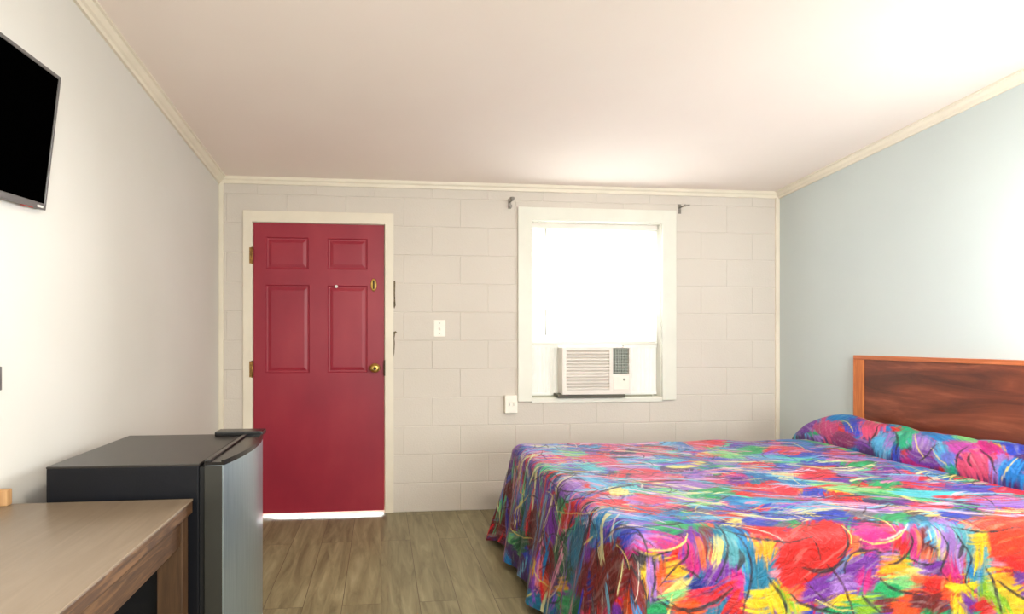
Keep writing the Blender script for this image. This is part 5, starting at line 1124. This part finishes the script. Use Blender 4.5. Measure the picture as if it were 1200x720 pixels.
# ------------------------------------------------------------------ small fridge
fr_ = thing('mini_fridge', (-0.75, 1.92, 0), 'black mini fridge with bowed steel door below the red door', 'fridge')
FX0, FX1, FY0, FY1, FZ = -0.998, -0.558, 1.672, 2.195, 0.84
mb = MB(); mb.box((FX0, FY0, 0.03), (FX1, FY1, FZ - 0.0065), 0.003); mb.build('cabinet', M['fridge'], fr_)
mb = MB(); mb.box((FX0 - 0.0005, FY0 - 0.0005, FZ - 0.007), (FX1 + 0.002, FY1 + 0.0005, FZ), 0.002); mb.build('top_panel', M['fridgetop'], fr_)
mb = MB(); mb.box((FX1 - 0.001, FY0 + 0.008, 0.05), (FX1 + 0.016, FY1 - 0.008, FZ - 0.012), 0.003); mb.build('gasket', M['gasket'], fr_)
def bow(y, x_edge=-0.484, x_mid=-0.449):
    t = (y - FY0) / (FY1 + 0.012 - FY0) * 2 - 1; return x_edge + (x_mid - x_edge) * (1 - t * t)
ys = [FY0 + (FY1 + 0.012 - FY0) * i / 16 for i in range(17)]
outl = [(-0.540, FY0), (-0.540, FY1 + 0.012)] + [(bow(y), y) for y in reversed(ys)]
def bevel_outline(z0, z1, ol): 
    mb.prism([(x, y, z0) for x, y in ol], (0, 0, z1 - z0))
mb = MB(); bevel_outline(0.045, FZ - 0.006, outl)
fd = mb.build('fridge_door', M['steeldoor'], fr_)
mb = MB(); mb.box((-0.5405, FY0 - 0.0015, 0.045), (bow(FY0) - 0.004, FY0 + 0.002, FZ - 0.007), 0.001); mb.build('door_edge', M['doorside'], fd)['label'] = 'dull dark grey edge of the steel door'
mb = MB()
cap = [(-0.541, FY0 - 0.002), (-0.541, FY1 + 0.013)] + [(bow(y) + 0.002, y) for y in reversed(ys)]
# cap with a finger recess along its back
bevel_outline(FZ - 0.006, FZ + 0.004, cap)
rim = [(bow(y) + 0.002, y) for y in ys]; rim2 = [(bow(y) - 0.007, y) for y in reversed(ys)]
bevel_outline(FZ + 0.004, FZ + 0.010, rim + rim2)
mb.box((-0.541, FY0 - 0.002, FZ + 0.004), (-0.524, FY1 + 0.013, FZ + 0.010), 0.002)
mb.build('door_cap', M['black'], fd)
mb = MB(); mb.box((-0.655, FY1 - 0.052, FZ - 0.001), (-0.470, FY1 + 0.020, FZ + 0.018), 0.005); mb.build('hinge_cover', M['black'], fr_)
for x in (FX0 + 0.05, FX1 - 0.05):
    for y in (FY0 + 0.05, FY1 - 0.05):
        mb = MB(); mb.lathe((x, y, 0), (0, 0, 1), [(0.020, 0), (0.020, 0.02), (0.014, 0.032)], 16); mb.build('foot', M['gasket'], fr_)

# ------------------------------------------------------------------ desk
dk = thing('desk', (-0.84, 1.0, 0), 'brown laminate desk with worn wooden edge against the left wall', 'desk')
KX0, KX1, KY0, KY1, KZ = -1.106, -0.566, 0.15, 1.648, 0.74
mb = MB(); mb.box((KX0, KY0, KZ - 0.006), (KX1, KY1, KZ), 0.0015); mb.build('desk_top', M['desktop'], dk)
mb = MB(); mb.box((KX0 + 0.001, KY0 + 0.001, KZ - 0.042), (KX1 - 0.001, KY1 - 0.001, KZ - 0.005), 0.003); mb.build('top_edge', M['deskwood'], dk)['label'] = 'scuffed wooden edge of the desk top'
mb = MB(); mb.box((KX1 - 0.045, KY0 + 0.06, 0.612), (KX1 - 0.022, KY1 - 0.045, KZ - 0.041), 0.002); mb.build('apron', M['deskwood'], dk)
mb = MB(); mb.box((KX0 + 0.02, KY0 + 0.06, 0.612), (KX0 + 0.04, KY1 - 0.045, KZ - 0.041), 0.002); mb.build('apron', M['deskwood'], dk)
for x0_, x1_ in ((KX1 - 0.085, KX1 - 0.012), (KX0 + 0.006, KX0 + 0.079)):
    for y0_, y1_ in ((KY1 - 0.050, KY1 - 0.006), (KY0 + 0.006, KY0 + 0.05)):
        mb = MB(); mb.box((x0_, y0_, 0), (x1_, y1_, KZ - 0.040), 0.004); mb.build('leg', M['deskleg'], dk)
t = MB(); t.box((-1.106, 1.622, KZ), (-1.075, 1.646, KZ + 0.046), 0.003)
tag(t.build('wooden_block', M['tan']), 'small tan wooden block standing on the desk against the left wall', 'wooden block')

# ------------------------------------------------------------------ headboard and bed
hb = thing('headboard', (XR - 0.015, 2.3, 0.4), 'reddish brown wooden headboard with orange frame on the right wall', 'headboard')
HY0, HY1, HZ0, HZ1 = 1.50, 3.066, 0.35, 1.127
hx0, hx1 = XR - 0.032, XR
mb = MB(); mb.box((hx0 + 0.006, HY0 + 0.05, HZ0 + 0.02), (hx1 - 0.001, HY1 - 0.05, HZ1 - 0.02)); mb.build('panel', M['hb_panel'], hb)
mb = MB(); mb.box((hx0, HY0, HZ1 - 0.026), (hx1 - 0.0005, HY1, HZ1), 0.003); mb.build('top_rail', M['hb_frame'], hb)
mb = MB(); mb.box((hx0, HY0 + 0.06, HZ0), (hx1 - 0.0005, HY1 - 0.06, HZ0 + 0.04), 0.003); mb.build('bottom_rail', M['hb_frame'], hb)
for y0_, y1_ in ((HY1 - 0.072, HY1), (HY0, HY0 + 0.072)):
    mb = MB(); mb.box((hx0, y0_, HZ0), (hx1 - 0.0005, y1_, HZ1 - 0.026), 0.003); mb.build('stile', M['hb_stile'], hb)

bed = thing('bed', (1.9, 2.32, 0), 'queen bed standing against the headboard on the right wall', 'bed')
M['mattress'] = mat('white ticking', (225, 222, 214), 0.8)
M['boxbase'] = mat('dark bed base', (60, 46, 52), 0.85)
mb = MB(); mb.box((BX0 + 0.05, BY0 + 0.05, 0.36), (2.95, BY1 - 0.05, BZ - 0.035), 0.04, seg=3); mb.build('mattress', M['mattress'], bed)
mb = MB(); mb.box((BX0 + 0.06, BY0 + 0.06, 0.12), (2.95, BY1 - 0.06, 0.36), 0.015); mb.build('box_spring', M['boxbase'], bed)
for x in (BX0 + 0.14, 2.86):
    for y in (BY0 + 0.14, BY1 - 0.14):
        mb = MB(); mb.cyl((x, y, 0), (x, y, 0.12), 0.02, 0.028); mb.build('leg', M['gasket'], bed)

def cloth_mat():
    k = NT('swirling print quilt')
    at = k.n('ShaderNodeAttribute'); at.attribute_name = 'print'
    k.l(at.outputs['Color'], k.b.inputs['Base Color'])
    k.b.inputs['Roughness'].default_value = 0.5; k.b.inputs['Sheen Weight'].default_value = 0.04
    k.b.inputs['Specular IOR Level'].default_value = 0.5
    uv = k.n('ShaderNodeAttribute'); uv.attribute_name = 'cloth'
    n = k.n('ShaderNodeTexNoise'); n.inputs['Scale'].default_value = 21; n.inputs['Detail'].default_value = 4; n.inputs['Distortion'].default_value = 1.6
    k.l(uv.outputs['Vector'], n.inputs['Vector'])
    n2 = k.n('ShaderNodeTexNoise'); n2.inputs['Scale'].default_value = 90; n2.inputs['Detail'].default_value = 3
    k.l(uv.outputs['Vector'], n2.inputs['Vector'])
    ad = k.n('ShaderNodeMath'); ad.operation = 'MULTIPLY_ADD'; ad.inputs[1].default_value = 0.12
    k.l(n2.outputs['Fac'], ad.inputs[0]); k.l(n.outputs['Fac'], ad.inputs[2])
    k.bump(ad.outputs[0], 0.7, 0.012)
    return k.m
M['cloth'] = cloth_mat()
def cloth_grid(name, pos, rgb, coord, parent=None):
    """pos (n,m,3), rgb (n,m,3) linear, coord (n,m,2)"""
    n, m = pos.shape[:2]
    idx = np.arange(n * m).reshape(n, m)
    F = np.stack([idx[:-1, :-1], idx[1:, :-1], idx[1:, 1:], idx[:-1, 1:]], -1).reshape(-1, 4)
    me = bpy.data.meshes.new(name)
    me.vertices.add(n * m); me.vertices.foreach_set('co', pos.reshape(-1).astype(np.float32))
    me.loops.add(F.size); me.loops.foreach_set('vertex_index', F.reshape(-1).astype(np.int32))
    me.polygons.add(len(F)); me.polygons.foreach_set('loop_start', (np.arange(len(F)) * 4).astype(np.int32))
    me.polygons.foreach_set('loop_total', np.full(len(F), 4, np.int32))
    me.polygons.foreach_set('use_smooth', np.ones(len(F), bool))
    a = me.attributes.new('print', 'FLOAT_COLOR', 'POINT')
    a.data.foreach_set('color', np.concatenate([rgb, np.ones((n, m, 1))], -1).reshape(-1).astype(np.float32))
    c = me.attributes.new('cloth', 'FLOAT_VECTOR', 'POINT')
    c.data.foreach_set('vector', np.concatenate([coord, np.zeros((n, m, 1))], -1).reshape(-1).astype(np.float32))
    me.update(); me.validate()
    me.materials.append(M['cloth'])
    o = bpy.data.objects.new(name, me); COL.objects.link(o)
    if parent: o.parent = parent
    return o
uu, vv = np.meshgrid(np.arange(U0, U1 + 1e-6, 0.0036), np.arange(V0, V1 + 1e-6, 0.0036), indexing='ij')
sp = cloth_grid('bedspread', spread_pos(uu, vv), paint_spread(uu, vv), np.stack([uu, vv], -1))
tag(sp, 'multicoloured swirl print bedspread draped over the bed', 'bedspread')
pp, qq = np.meshgrid(np.linspace(0, 1, 380), np.linspace(0, 1, 110), indexing='ij')
ry = PY0 + (PY1 - PY0) * pp
rp = cloth_grid('pillow_fold', roll_pos(pp, qq), paint_roll(ry, qq), np.stack([ry, qq * 0.55], -1), sp)
rp['label'] = 'bedspread folded up over the pillows'

# ------------------------------------------------------------------ outside, light, camera
mb = MB(); mb.box((-8, D + T + 0.001, -0.10), (10, D + 9, -0.02)); struct(mb.build('ground', M['ground']))
w = bpy.data.worlds.new('World'); sc.world = w; w.use_nodes = True
bg = w.node_tree.nodes['Background']; bg.inputs['Color'].default_value = (0.93, 0.97, 1, 1); bg.inputs['Strength'].default_value = 0.9
def area(name, loc, target, sx, sy, power, col):
    l = bpy.data.lights.new(name, 'AREA'); l.shape = 'RECTANGLE'; l.size = sx; l.size_y = sy; l.energy = power; l.color = col
    o = bpy.data.objects.new(name, l); COL.objects.link(o); o.location = loc
    o.rotation_euler = (Vector(target) - Vector(loc)).to_track_quat('-Z', 'Y').to_euler()
    return o
LIGHTS()
cam = bpy.data.cameras.new('camera'); co = bpy.data.objects.new('camera', cam); COL.objects.link(co)
FPX, PX, PY, YAW, CH = 614.9, 504.9, 399.75, 0.0946, 1.2175
cam.sensor_fit = 'HORIZONTAL'; cam.sensor_width = 36.0; cam.lens = FPX / 1200 * 36
cam.shift_x = (600 - PX) / 1200; cam.shift_y = (PY - 360) / 1200
cam.clip_start = 0.02
co.location = (0, 0, CH); co.rotation_euler = (math.pi / 2, 0, -YAW)
sc.camera = co
sc.view_settings.view_transform = 'Standard'; sc.view_settings.look = 'None'
sc.view_settings.exposure = 0.70; sc.view_settings.gamma = 1.0; sc.view_settings.use_curve_mapping = False
sc.cycles.max_bounces = 10; sc.cycles.diffuse_bounces = 6
sc.cycles.use_denoising = True
